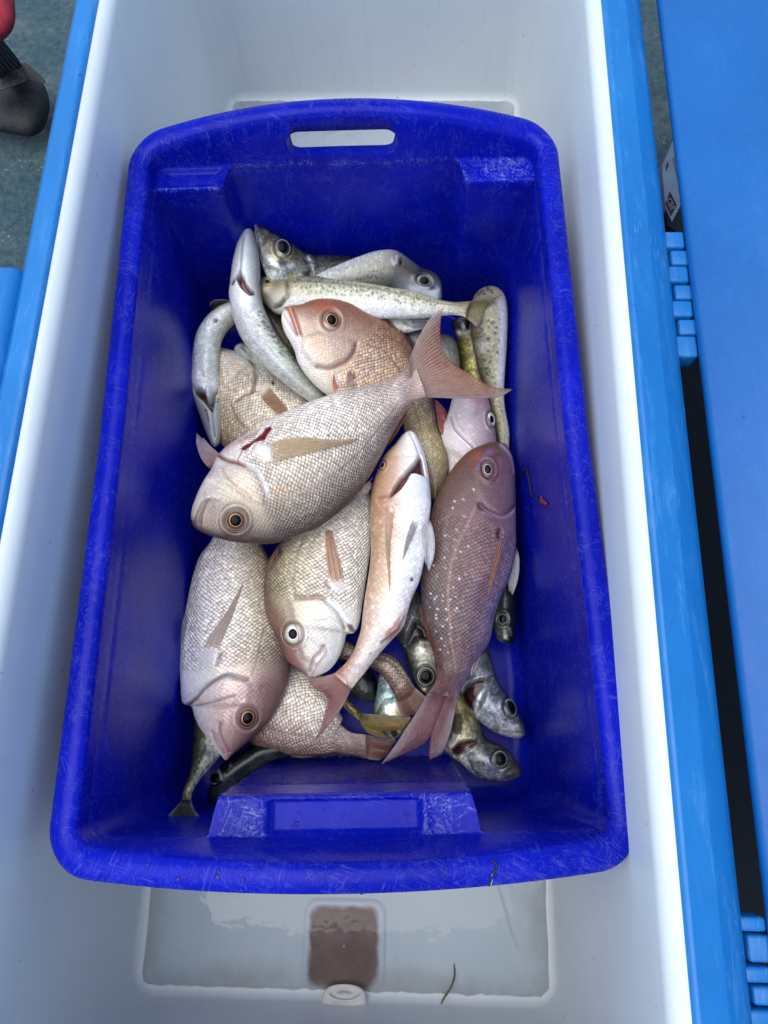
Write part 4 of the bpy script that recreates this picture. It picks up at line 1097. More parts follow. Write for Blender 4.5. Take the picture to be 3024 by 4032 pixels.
fish('snapper', 'small snapper of which just the curved brown tail end shows beside the mackerel eye', G_SN,
     z3(-500, 1000, -420, 850, -200, 900, 0, 1020, 180, 1110, 330, 1130, 480, 1130, 620, 1190, 740, 1310, 840, 1460, 920, 1600, 975, 1700),
     z3(-500, 1000, -450, 1150, -250, 1230, -50, 1270, 130, 1310, 260, 1370, 370, 1440, 460, 1530, 540, 1640, 600, 1745, 645, 1850, 672, 1930), [(0, .05), (.6, .054), (1, .05)], .6, M_SNAP,
     {0: [(150, 135, 115), (150, 130, 115), (120, 90, 80)], .6: [(150, 138, 116), (172, 150, 130), (120, 88, 78)], .9: [(140, 126, 108), (165, 142, 122), (122, 90, 76)], 1: [(128, 100, 80), (140, 108, 86), (120, 84, 66)]}, 0, headscl=1, tailscl=.5,
     feats=[Ln(z3(330, 1210, 450, 1215, 560, 1260, 660, 1350), 5, (88, 66, 56), .7)],
     fins=[dict(name='tail_fin', ray0=z3(960, 1680, 1050, 1760, 1130, 1830, 1220, 1880), edge=z3(1130, 1980, 1020, 2110), rayn=z3(670, 1925, 700, 2030, 740, 2180), zb=.05, ze=.055, c0=(140, 104, 82), c1=(104, 62, 44), rays=20)])
fish('snapper', 'pale snapper seen only at its gill cover, under the two belly up whiting', G_SN,
     c1(330, 1220, 420, 1180, 540, 1200, 640, 1238, 715, 1285, 800, 1330, 900, 1380, 1010, 1470, 1120, 1570, 1230, 1680, 1330, 1800, 1400, 1920, 1450, 2030),
     c1(330, 1220, 330, 1350, 340, 1500, 350, 1640, 370, 1760, 400, 1880, 470, 1980, 560, 2050, 680, 2110, 800, 2130, 950, 2130, 1100, 2120, 1250, 2110), .058, .40, M_SNAP,
     {0: [(200, 190, 180), (190, 160, 140), (180, 150, 125)], .25: [(222, 216, 206), (218, 196, 166), (190, 160, 125)], .4: [(224, 220, 212), (222, 208, 180), (185, 155, 112)], 1: [(222, 214, 204), (214, 198, 176), (170, 140, 110)]}, .32, headscl=.7,
     feats=[Ln(c1(600, 1215, 700, 1290, 738, 1360, 735, 1430, 715, 1530), 7, (88, 70, 60), .9, -.003), Pl(c1(440, 1190, 560, 1215, 690, 1290, 730, 1370, 715, 1520, 600, 1540, 470, 1480), 22, (222, 204, 178), .5, .0022), Ln(c1(715, 1535, 690, 1555, 640, 1570, 580, 1615), 6, (140, 80, 62), .9, -.0016),
            Ln(c1(540, 1655, 590, 1760, 640, 1825), 5, (110, 84, 62), .7), Ln(c1(470, 1260, 520, 1340, 560, 1420), 14, (235, 225, 205), .4), Ln(c1(560, 1240, 640, 1280, 680, 1350), 18, (216, 216, 212), .6), Ln(c1(525, 1470, 640, 1360, 690, 1330), 7, (150, 135, 120), .4, -.0006),
            Pl(c1(868, 1450, 892, 1455, 890, 1485, 872, 1480), 5, BLOOD, 1, -.001), Ln(c1(890, 1425, 880, 1470), 4, BLOOD, .6), Pl(c1(770, 1500, 830, 1460, 870, 1490, 850, 1560, 790, 1570), 24, (222, 206, 188), .8, .002, scl=.1), Pl(c1(740, 1300, 800, 1310, 780, 1400, 740, 1400), 24, (196, 206, 206), .6)],
     fins=[dict(name='pectoral_fin', ray0=c1(765, 1560, 830, 1640, 920, 1720), edge=c1(980, 1700), rayn=c1(840, 1490, 900, 1560, 960, 1630, 1005, 1680), on=True, c0=(206, 172, 132), c1=(190, 140, 96), rays=11, lift=.002)])
fish('snapper', 'orange faced snapper with an amber eye, its head by the long spotted whiting', G_SN,
     c2(-462, 742, -420, 735, -330, 722, -240, 688, -150, 677, -40, 683, 100, 705, 220, 752, 340, 825, 440, 915, 530, 1010, 600, 1120, 660, 1260, 710, 1400, 745, 1540, 775, 1700, 830, 1850, 860, 1990, 850, 2120, 800, 2300),
     c2(-496, 790, -502, 850, -480, 940, -430, 1030, -392, 1110, -370, 1190, -310, 1290, -210, 1400, -90, 1490, 40, 1560, 190, 1620, 330, 1640, 430, 1650, 480, 1680, 500, 1740, 520, 1830, 570, 1950, 620, 2080, 680, 2200, 720, 2330), [(0, .100), (.3, .092), (.45, .082), (.62, .064), (1, .056)], .36, M_SNAP,
     {0: [(156, 92, 61), (182, 118, 87), (192, 148, 124), (202, 183, 168), (207, 204, 192)], .2: [(154, 87, 56), (172, 117, 86), (189, 157, 137), (203, 178, 155), (211, 207, 196)], .4: [(153, 98, 66), (176, 135, 104), (190, 158, 134), (199, 166, 135), (207, 195, 177)], .6: [(149, 109, 70), (186, 155, 115), (197, 175, 136), (197, 170, 135), (190, 141, 107)], .8: [(130, 106, 58), (195, 178, 124), (206, 193, 143), (200, 183, 135), (167, 141, 98)], 1: [(102, 75, 51), (120, 92, 67), (130, 101, 76), (130, 99, 74), (121, 90, 66)]}, .34,
     feats=[Pl(c1(1000, 848, 1030, 850, 1060, 930, 1090, 1010, 1108, 1060, 1085, 1082, 1062, 1065, 1035, 990, 1015, 915), 10, (206, 132, 98), .95, .0022), Ln(c1(1000, 852, 1022, 920, 1048, 1000, 1075, 1075), 4, (120, 72, 60), .8, -.0016), Ln(c1(1045, 855, 1080, 950, 1108, 1050, 1120, 1085), 4, (130, 80, 66), .7, -.0012),
            Ln(c1(965, 905, 1010, 1000, 1060, 1075), 5, (175, 160, 155), .7, -.0012), Pl(c1(950, 890, 990, 890, 1070, 1080, 1130, 1150, 1150, 1330, 1080, 1290, 1000, 1070), 40, (226, 222, 218), .6),
            Ln(c1(1560, 1150, 1540, 1220, 1490, 1280, 1440, 1310, 1350, 1345, 1240, 1335), 7, (126, 84, 72), .85, -.0026), Pl(c1(1130, 1100, 1250, 1060, 1450, 1100, 1560, 1150, 1540, 1220, 1480, 1285, 1350, 1340, 1220, 1330, 1120, 1200), 26, None, 0, .0018),
            Pl(c1(1240, 800, 1330, 790, 1400, 850, 1350, 880, 1270, 880, 1220, 840), 40, (190, 100, 62), .6), Pl(c1(1190, 1110, 1290, 1100, 1290, 1180, 1210, 1180), 30, (214, 160, 120), .45), Ln(c2(200, 1045, 320, 1090, 400, 1170, 470, 1250), 4, (118, 84, 70), .6), Ln(c2(590, 1570, 620, 1680, 660, 1790), 4, (120, 96, 60), .6),
            Pl(c2(40, 1270, 90, 1270, 110, 1330, 70, 1350), 10, (120, 60, 50), .6, -.001)],
     eyes=[(c1(1358, 955)[0], 33, 36, -10, 'snap')],
     fins=[dict(name='pectoral_fin', ray0=c2(-75, 1290, -60, 1350, -30, 1400), edge=c2(-50, 1425), rayn=c2(-75, 1290, -82, 1360, -75, 1430), on=True, c0=(205, 90, 56), c1=(214, 90, 52), rays=5, lift=.004),
           dict(name='pectoral_fin', ray0=c2(50, 1270, 80, 1330, 110, 1370), edge=c2(60, 1385), rayn=c2(40, 1275, 30, 1340, 20, 1375), on=True, c0=(212, 176, 160), c1=(205, 170, 155), rays=6, lift=.003),
           dict(name='dorsal_fin', ray0=c2(740, 1490, 790, 1530, 850, 1600), edge=c2(838, 1700, 832, 1790), rayn=c2(775, 1720, 800, 1770, 825, 1815), zb=.066, ze=.062, c0=(190, 120, 104), c1=(180, 84, 66), rays=11, jag=.12),
           dict(name='dorsal_fin', ray0=c2(450, 912, 520, 985, 590, 1085), edge=c2(600, 1120), rayn=c2(455, 925, 520, 1010, 585, 1120), zb=.085, ze=.085, c0=(120, 70, 62), c1=(96, 60, 56), rays=8)])
fish('snapper', 'pinkish grey snapper with its head raised under the big tail fin by the right wall', G_SN,
     c2(1078, 1385, 985, 1415, 902, 1480, 866, 1590, 822, 1700, 786, 1790, 790, 1870, 840, 1960, 870, 2150, 900, 2400, 960, 2600),
     c2(1095, 1385, 1150, 1400, 1190, 1500, 1225, 1650, 1252, 1800, 1262, 1930, 1250, 2080, 1220, 2200, 1180, 2350, 1120, 2500, 1040, 2650), [(0, .062), (.4, .058), (1, .045)], .42, M_PALE,
     {0: [(214, 190, 190), (210, 190, 195), (180, 140, 150)], .3: [(222, 220, 220), (200, 186, 196), (150, 124, 142)], .5: [(216, 214, 212), (186, 166, 178), (140, 112, 130)], 1: [(205, 200, 196), (170, 150, 150), (140, 110, 112)]}, .5, headscl=.5,
     feats=[Ln(c2(862, 1630, 895, 1740, 955, 1810, 1045, 1895), 7, (236, 234, 234), .8, .0018), Ln(c2(880, 1640, 912, 1735, 970, 1800, 1060, 1885), 6, (120, 96, 104), .6, -.002), Ln(c2(920, 1600, 945, 1690, 990, 1750), 6, (190, 175, 185), .5, -.0006), Ln(c2(1085, 1500, 1100, 1560, 1080, 1620), 10, (190, 130, 140), .5), Ln(c2(1050, 1500, 1110, 1505, 1150, 1510), 10, (190, 120, 116), .6)],
     eyes=[(c2(1212, 1662)[0], 17, 30, -8, 'white')])

fish('snapper', 'silver snapper lying head down along the left tub wall with an amber eye', G_SN,
     c4(432, 1645, 400, 1605, 330, 1530, 262, 1435, 215, 1335, 193, 1262, 150, 1245, 122, 1215, 112, 1090, 107, 950, 114, 790, 138, 620, 170, 450, 205, 300, 250, 170, 330, 60, 400, -60, 470, -200),
     c4(455, 1645, 492, 1605, 570, 1540, 665, 1455, 752, 1365, 818, 1265, 866, 1165, 898, 1060, 912, 960, 908, 850, 892, 720, 868, 580, 835, 440, 800, 310, 762, 190, 705, 80, 640, -40, 600, -180), [(0, .062), (.35, .060), (1, .055)], .40, M_SNAP,
     {0: [(205, 210, 218), (218, 199, 197), (203, 168, 159), (174, 132, 123), (132, 94, 86)], .22: [(222, 222, 226), (231, 210, 203), (216, 182, 172), (178, 138, 128), (132, 96, 88)], .36: [(237, 237, 237), (239, 231, 222), (226, 210, 191), (178, 149, 130), (113, 81, 69)], .5: [(224, 224, 220), (235, 228, 220), (233, 224, 210), (205, 193, 165), (128, 102, 79)], 1: [(210, 205, 195), (226, 218, 207), (224, 210, 195), (189, 168, 147), (126, 102, 86)]}, .37,  # last colours: dark back, with shaded-side darkening painted in
     feats=[Pl(c4(118, 1255, 125, 1190, 200, 1150, 290, 1080, 390, 1025, 440, 1012, 560, 1040, 600, 1058, 560, 1062, 480, 1050, 400, 1045, 300, 1105, 230, 1180, 195, 1230, 150, 1250), 12, (222, 224, 226), .8, .0006),
            Ln(c4(160, 1255, 225, 1195, 300, 1112, 395, 1048, 450, 1030, 520, 1045, 590, 1062), 7, (92, 72, 68), .9, -.0036), Pl(c4(235, 1190, 300, 1120, 400, 1058, 520, 1052, 600, 1075, 620, 1150, 600, 1240, 400, 1260, 260, 1250), 24, (216, 190, 180), .35, .0016),
            Ln(c4(225, 1255, 320, 1235, 400, 1212, 500, 1185), 5, (130, 118, 122), .6, -.001), Ln(c4(400, 1380, 395, 1440, 420, 1500, 465, 1585), 6, (110, 78, 76), .7, -.0016), Ln(c4(340, 1440, 370, 1520, 425, 1600), 7, (150, 140, 150), .6, -.0012), Ln(c4(380, 1450, 420, 1540, 440, 1620), 9, (186, 138, 134), .6, .0008),
            Pl(c4(640, 1100, 720, 1060, 800, 1080, 850, 1100, 820, 1200, 740, 1200, 690, 1180), 60, (122, 84, 80), .6), Pl(c4(245, 940, 262, 860, 330, 840, 385, 870, 380, 950, 320, 970, 265, 965), 30, (216, 210, 206), .8, .002, scl=.1), Ln(c4(375, 960, 395, 900, 410, 870), 6, (110, 76, 66), .8, -.0012), Ln(c4(630, 1030, 670, 920, 700, 780, 720, 700), 4, (110, 96, 80), .7), Ln(c4(620, 270, 670, 420, 700, 600), 4, (140, 124, 100), .5)],
     eyes=[(c4(600, 1340)[0], 37, 41, 20, 'snap')],
     fins=[dict(name='pectoral_fin', ray0=c4(265, 860, 340, 720, 440, 580, 560, 370), edge=[], rayn=c4(385, 880, 420, 760, 480, 620, 562, 380), on=True, c0=(236, 218, 202), c1=(226, 202, 184), alpha=.66, rays=6, lift=.0016),
           dict(name='pelvic_fin', ray0=c4(150, 570, 128, 640, 116, 720, 112, 800), edge=[], rayn=c4(160, 600, 145, 660, 130, 740, 116, 812), zb=.058, ze=.056, c0=(190, 196, 200), c1=(170, 176, 180), rays=5)])
fish('snapper', 'snapper with a white ringed eye lying head down in the middle of the pile', G_SN,
     c4(1040, 1043, 1000, 1014, 930, 967, 873, 907, 828, 810, 783, 710, 743, 620, 722, 520, 716, 420, 722, 310, 740, 220, 790, 130, 860, 40, 950, -50, 1060, -150, 1200, -260, 1300, -350),
     c4(1052, 1043, 1105, 1034, 1192, 992, 1260, 905, 1302, 800, 1318, 735, 1372, 722, 1410, 650, 1435, 500, 1456, 360, 1478, 220, 1500, 80, 1510, -50, 1510, -180, 1480, -300, 1450, -380, 1420, -430), [(0, .080), (1, .074)], .36, M_SNAP,
     {0: [(121, 75, 67), (167, 130, 118), (194, 184, 175), (203, 201, 195), (208, 210, 208)], .2: [(111, 66, 56), (167, 136, 116), (199, 195, 187), (203, 201, 195), (206, 208, 206)], .36: [(134, 101, 70), (195, 181, 143), (206, 195, 173), (211, 203, 188), (206, 208, 202)], .6: [(120, 96, 63), (189, 177, 140), (209, 197, 178), (213, 199, 188), (203, 203, 195)], 1: [(143, 116, 91), (189, 167, 144), (202, 187, 173), (201, 191, 181), (197, 192, 185)]}, .36,  # first colours: back pigment, darkened further as painted shading
     feats=[Ln(c4(955, 462, 1010, 466, 1080, 462, 1140, 468, 1190, 500, 1240, 550, 1280, 610, 1306, 690), 7, (150, 120, 100), .9, -.0032), Ln(c4(1185, 488, 1240, 528, 1290, 590, 1330, 640, 1385, 715), 12, (226, 230, 232), .8, .001), Pl(c4(900, 480, 1000, 485, 1140, 485, 1240, 560, 1300, 680, 1310, 780, 1260, 890, 1150, 980, 1000, 900), 24, None, 0, .0018),
            Pl(c4(1310, 655, 1360, 665, 1395, 720, 1350, 715), 10, (90, 56, 54), .9, -.003), Ln(c4(1155, 820, 1120, 870, 1080, 910, 1050, 1000), 5, (150, 112, 108), .8, -.0018), Ln(c4(1165, 845, 1140, 900, 1100, 950, 1060, 1030), 6, (190, 150, 146), .6, .001), Ln(c4(1165, 822, 1135, 815), 5, (120, 70, 66), .7),
            Ln(c4(1065, 770, 1110, 810, 1150, 850), 4, (170, 165, 160), .6, -.0005), Ln(c4(1075, 760, 1120, 795, 1155, 820), 4, (170, 165, 160), .6, -.0005), Pl(c4(870, 830, 920, 830, 950, 900, 1000, 950, 960, 970, 890, 910), 40, (150, 96, 86), .6), Ln(c4(1100, 640, 1200, 630, 1300, 650), 5, (190, 188, 184), .5, -.0005),
            Pl(c4(1195, 370, 1240, 350, 1295, 360, 1310, 400, 1260, 430, 1200, 410), 26, (216, 208, 202), .8, .002, scl=.1), Ln(c4(1170, 350, 1180, 385, 1200, 400), 6, (110, 60, 54), .8, -.0012), Ln(c4(945, 455, 925, 340, 940, 220, 975, 110, 1010, 20), 4, (118, 108, 88), .75), Pl(c4(720, 520, 800, 520, 860, 600, 850, 680, 800, 690, 750, 620), 50, (140, 100, 78), .55)],
     eyes=[(c4(930, 730)[0], 35, 41, -10, 'white')],
     fins=[dict(name='pectoral_fin', ray0=c4(1205, 375, 1180, 280, 1165, 120, 1165, -20), edge=[], rayn=c4(1300, 372, 1280, 240, 1240, 100, 1210, -20), on=True, c0=(232, 192, 156), c1=(216, 160, 120), rays=6, lift=.0018),
           dict(name='dorsal_fin', ray0=c4(735, 310, 790, 230, 842, 155), edge=c4(835, 130), rayn=c4(800, 130, 815, 110, 825, 90), on=False, zb=.086, ze=.092, c0=(150, 104, 82), c1=(110, 76, 62), rays=3)])
fish('snapper', 'dark purple snapper speckled with pale dots along the right tub wall', G_SN,
     cat(c5(1318, 200, 1240, 186, 1150, 206, 1040, 255, 960, 325, 890, 410, 815, 525, 755, 650, 715, 770, 685, 920, 655, 1080, 640, 1250, 638, 1400, 645, 1540), c6(815, 270, 850, 370, 885, 460, 908, 550, 905, 640, 882, 700, 852, 738)),
     cat(c5(1332, 206, 1366, 262, 1393, 345, 1405, 445, 1410, 560, 1412, 680, 1413, 790, 1415, 900, 1415, 1010, 1400, 1150, 1365, 1290, 1310, 1410, 1268, 1520, 1235, 1640), c6(1275, 380, 1230, 460, 1185, 530, 1140, 610, 1098, 680, 1064, 745, 1048, 798)), [(0, .088), (.6, .082), (1, .066)], .36, M_PURP,
     {0: [(99, 64, 56), (94, 64, 62), (101, 74, 77), (112, 85, 93), (106, 83, 99)], .2: [(110, 80, 62), (102, 74, 66), (101, 74, 76), (113, 87, 96), (108, 92, 117)], .45: [(104, 85, 74), (108, 84, 77), (114, 85, 85), (116, 90, 96), (113, 103, 132)], .7: [(84, 74, 68), (107, 90, 85), (111, 89, 86), (113, 93, 102), (109, 102, 136)], .9: [(105, 76, 69), (114, 90, 85), (118, 95, 92), (115, 95, 103), (111, 102, 132)], 1: [(114, 78, 71), (117, 85, 80), (118, 89, 88), (112, 90, 96), (106, 90, 108)]}, .33,  # bluish last colours paint in the blue tub wall's reflection
     feats=[Ln(c5(1120, 700, 1160, 740, 1220, 775, 1290, 800, 1350, 780, 1400, 720), 8, (84, 52, 62), .8, -.003), Ln(c5(1150, 755, 1250, 795, 1320, 800, 1400, 745), 6, (168, 150, 176), .5, .0012), Pl(c5(1040, 400, 1150, 300, 1380, 300, 1405, 560, 1400, 700, 1290, 780, 1150, 700, 1080, 560), 30, None, 0, .0016, scl=.25),
            Pl(c5(1040, 270, 1110, 240, 1150, 280, 1120, 360, 1090, 440, 1050, 400), 50, (150, 86, 48), .6), Pl(c5(1095, 370, 1120, 380, 1110, 420, 1090, 410), 14, (84, 104, 150), .7), Ln(c5(1130, 340, 1170, 300, 1200, 270), 14, (150, 120, 150), .4), Ln(c5(1380, 430, 1300, 450, 1240, 500), 6, (96, 60, 86), .5, -.0006),
            Ln(c5(1290, 210, 1350, 270, 1385, 350, 1400, 440), 6, (176, 164, 176), .6), Ln(c5(1090, 700, 1010, 880, 950, 990, 900, 1130, 870, 1300, 860, 1500, 880, 1700), 4, (170, 130, 118), .5), Ln(c6(980, 0, 990, 200, 1010, 400, 1040, 600), 4, (160, 125, 118), .5),
            Pl(c5(1255, 930, 1280, 890, 1300, 910, 1290, 970, 1265, 980), 10, (56, 30, 40), .9, -.003), Pl(c5(640, 1350, 760, 1350, 780, 1560, 680, 1620, 640, 1500), 70, (86, 78, 80), .5),
            Sp(c5(1065, 575, 985, 655, 910, 670, 895, 725, 990, 795, 930, 905, 835, 950, 915, 985, 1020, 1040, 965, 1080, 830, 1135, 835, 1215, 765, 1285, 950, 1305, 900, 1375, 815, 1440, 750, 1470, 845, 1555, 770, 1550, 930, 1545, 850, 1640, 760, 1600, 740, 1195, 1005, 1270), 4.0, (218, 222, 230), .85, .0003),
            Sp(c6(905, 85, 945, 115, 1000, 105, 1020, 25, 865, 65, 975, 180, 1040, 185, 905, 235, 980, 245, 950, 290, 900, 325, 990, 345, 940, 375, 1005, 380, 960, 425, 985, 470, 930, 450, 1010, 300, 860, 160, 1040, 90), 3.8, (218, 222, 230), .85, .0003)],
     eyes=[(c5(1182, 412)[0], 23, 32, -8, 'dark')], tailscl=.7,
     fins=[dict(name='tail_fin', ray0=c6(855, 735, 790, 850, 710, 970, 620, 1110, 520, 1245), edge=c6(640, 1190, 760, 1135, 835, 1080, 863, 960, 862, 1060, 853, 1195, 885, 1200), rayn=c6(1046, 800, 1028, 900, 1000, 1030, 960, 1135, 925, 1180), zb=.066, ze=.060, c0=(146, 104, 106), c1=(138, 86, 90), alpha=.86, rays=30, nc=64, jag=.02),
           dict(name='pectoral_fin', ray0=c5(1290, 920, 1260, 1050, 1210, 1250, 1180, 1450), edge=[], rayn=c5(1310, 930, 1290, 1100, 1245, 1280, 1190, 1460), on=True, c0=(186, 128, 112), c1=(176, 120, 100), rays=4, lift=.002),
           dict(name='pelvic_fin', ray0=c5(1414, 1030, 1440, 1140, 1432, 1290, 1388, 1440), edge=c5(1372, 1420), rayn=c5(1402, 1080, 1370, 1220, 1352, 1320, 1358, 1405), zb=.080, ze=.062, c0=(196, 196, 206), c1=(214, 216, 222), rays=7, jag=.06),
           dict(name='anal_fin', ray0=c6(1185, 520, 1150, 570, 1140, 625), edge=c6(1150, 630), rayn=c6(1215, 480, 1190, 540, 1165, 600), zb=.078, ze=.076, c0=(150, 110, 120), c1=(196, 186, 190), rays=5),
           dict(name='dorsal_fin', ray0=c6(800, 130, 790, 180, 815, 280), edge=c6(850, 370, 900, 520, 940, 600), rayn=c6(935, 540, 945, 580, 965, 615), on=True, c0=(130, 76, 70), c1=(126, 66, 60), rays=16, lift=.002, jag=.02)])
fish('snapper', 'white bellied snapper on its back with a gaping mouth in the middle of the pile', G_SN,
     cat(c5(540, 98, 490, 125, 425, 205, 345, 290, 300, 385, 264, 470, 233, 580, 224, 720, 222, 870, 229, 1010, 225, 1150, 205, 1300, 180, 1450, 163, 1580), c6(388, 300, 370, 365, 338, 455, 290, 530, 240, 582, 196, 618)),
     cat(c5(555, 98, 597, 128, 640, 212, 672, 312, 695, 430, 712, 560, 719, 690, 707, 800, 692, 900, 680, 1030, 660, 1180, 624, 1330, 570, 1450, 532, 1570), c6(680, 290, 612, 370, 535, 455, 460, 550, 388, 640, 322, 722)), [(0, .104), (.55, .100), (.8, .088), (1, .078)], .55, M_PALE,
     {0: [(190, 150, 120), (225, 222, 218), (232, 232, 232), (214, 216, 220)], .12: [(190, 146, 110), (204, 172, 146), (232, 230, 226), (226, 226, 226)], .3: [(190, 148, 112), (196, 152, 118), (240, 240, 234), (232, 234, 234)], .5: [(194, 160, 132), (212, 182, 150), (242, 242, 238), (228, 230, 232)], .75: [(196, 164, 144), (222, 205, 190), (236, 232, 226), (218, 214, 212)], 1: [(176, 122, 104), (205, 164, 148), (216, 198, 190), (200, 184, 178)]}, .28, headscl=.35,
     feats=[Pl(c5(622, 298, 640, 320, 655, 400, 668, 470, 640, 452, 590, 436, 552, 442, 522, 500, 470, 566, 388, 632, 420, 560, 470, 480, 540, 405, 590, 350), 9, (58, 16, 22), 1, -.012), Pl(c5(548, 446, 590, 436, 640, 450, 690, 480, 715, 560, 690, 640, 560, 640, 470, 590, 525, 500), 22, (236, 240, 238), .7, .0020),
            Pl(c5(478, 476, 520, 470, 512, 510, 470, 540), 10, (126, 30, 40), .8), Ln(c5(545, 110, 590, 200, 622, 295), 4, (170, 172, 178), .7, -.001), Ln(c5(470, 190, 480, 260, 520, 300, 600, 300), 6, (205, 205, 205), .5, -.0007), Ln(c5(300, 640, 350, 625, 388, 632), 7, (130, 88, 70), .7, -.001),
            Pl(c5(360, 690, 420, 660, 430, 740, 380, 790), 20, (225, 190, 170), .7, .001), Ln(c5(395, 690, 420, 740, 400, 790), 5, (160, 120, 100), .5, -.001), Sp(c5(402, 880, 398, 890), 6, (190, 60, 50), .8), Pl(c5(548, 1300, 570, 1293, 585, 1305, 572, 1325, 552, 1325), 6, (40, 26, 26), .95, -.0015), Ln(c5(560, 1290, 575, 1260, 580, 1300), 5, (215, 216, 216), .6),
            Pl(cat(c5(520, 1540, 480, 1700), c6(660, 230, 690, 200, 665, 300, 600, 375, 520, 410, 560, 330)), 16, (176, 118, 104), .8), Ln(c6(680, 220, 640, 300, 570, 360, 520, 400), 4, (120, 60, 58), .7, .0006), Sp(c6(450, 477), 3.5, (20, 20, 20), 1), Ln(c6(480, 380, 400, 500, 300, 640), 14, (240, 236, 230), .5)],
     eyes=[(c5(325, 377)[0], 12, 19, 20, 'dark')],
     fins=[dict(name='tail_fin', ray0=c6(205, 612, 140, 632, 70, 642, 0, 645), edge=c6(40, 690, 90, 730, 150, 765, 165, 790, 140, 870, 110, 980), rayn=c6(318, 724, 260, 840, 190, 940, 130, 1010, 66, 1084), zb=.078, ze=.066, c0=(206, 166, 154), c1=(172, 116, 112), alpha=.86, rays=26, nc=60, jag=.03),
           dict(name='pectoral_fin', ray0=c5(350, 700, 343, 820, 345, 1000, 368, 1250, 382, 1385), edge=[], rayn=c5(425, 720, 405, 850, 385, 1050, 384, 1250, 384, 1390), on=True, c0=(238, 208, 176), c1=(224, 190, 154), rays=4, lift=.0015),
           dict(name='pelvic_fin', ray0=c5(578, 790, 540, 900, 508, 1020, 490, 1140), edge=[], rayn=c5(618, 850, 575, 960, 530, 1060, 494, 1148), on=True, c0=(206, 196, 192), c1=(160, 146, 146), rays=6, lift=.004),
           dict(name='pelvic_fin', ray0=c5(702, 800, 742, 930, 748, 1090, 706, 1242), edge=c5(690, 1215), rayn=c5(650, 850, 652, 980, 658, 1080, 668, 1165), zb=.118, ze=.100, c0=(226, 226, 226), c1=(216, 220, 224), rays=8, jag=.05)])
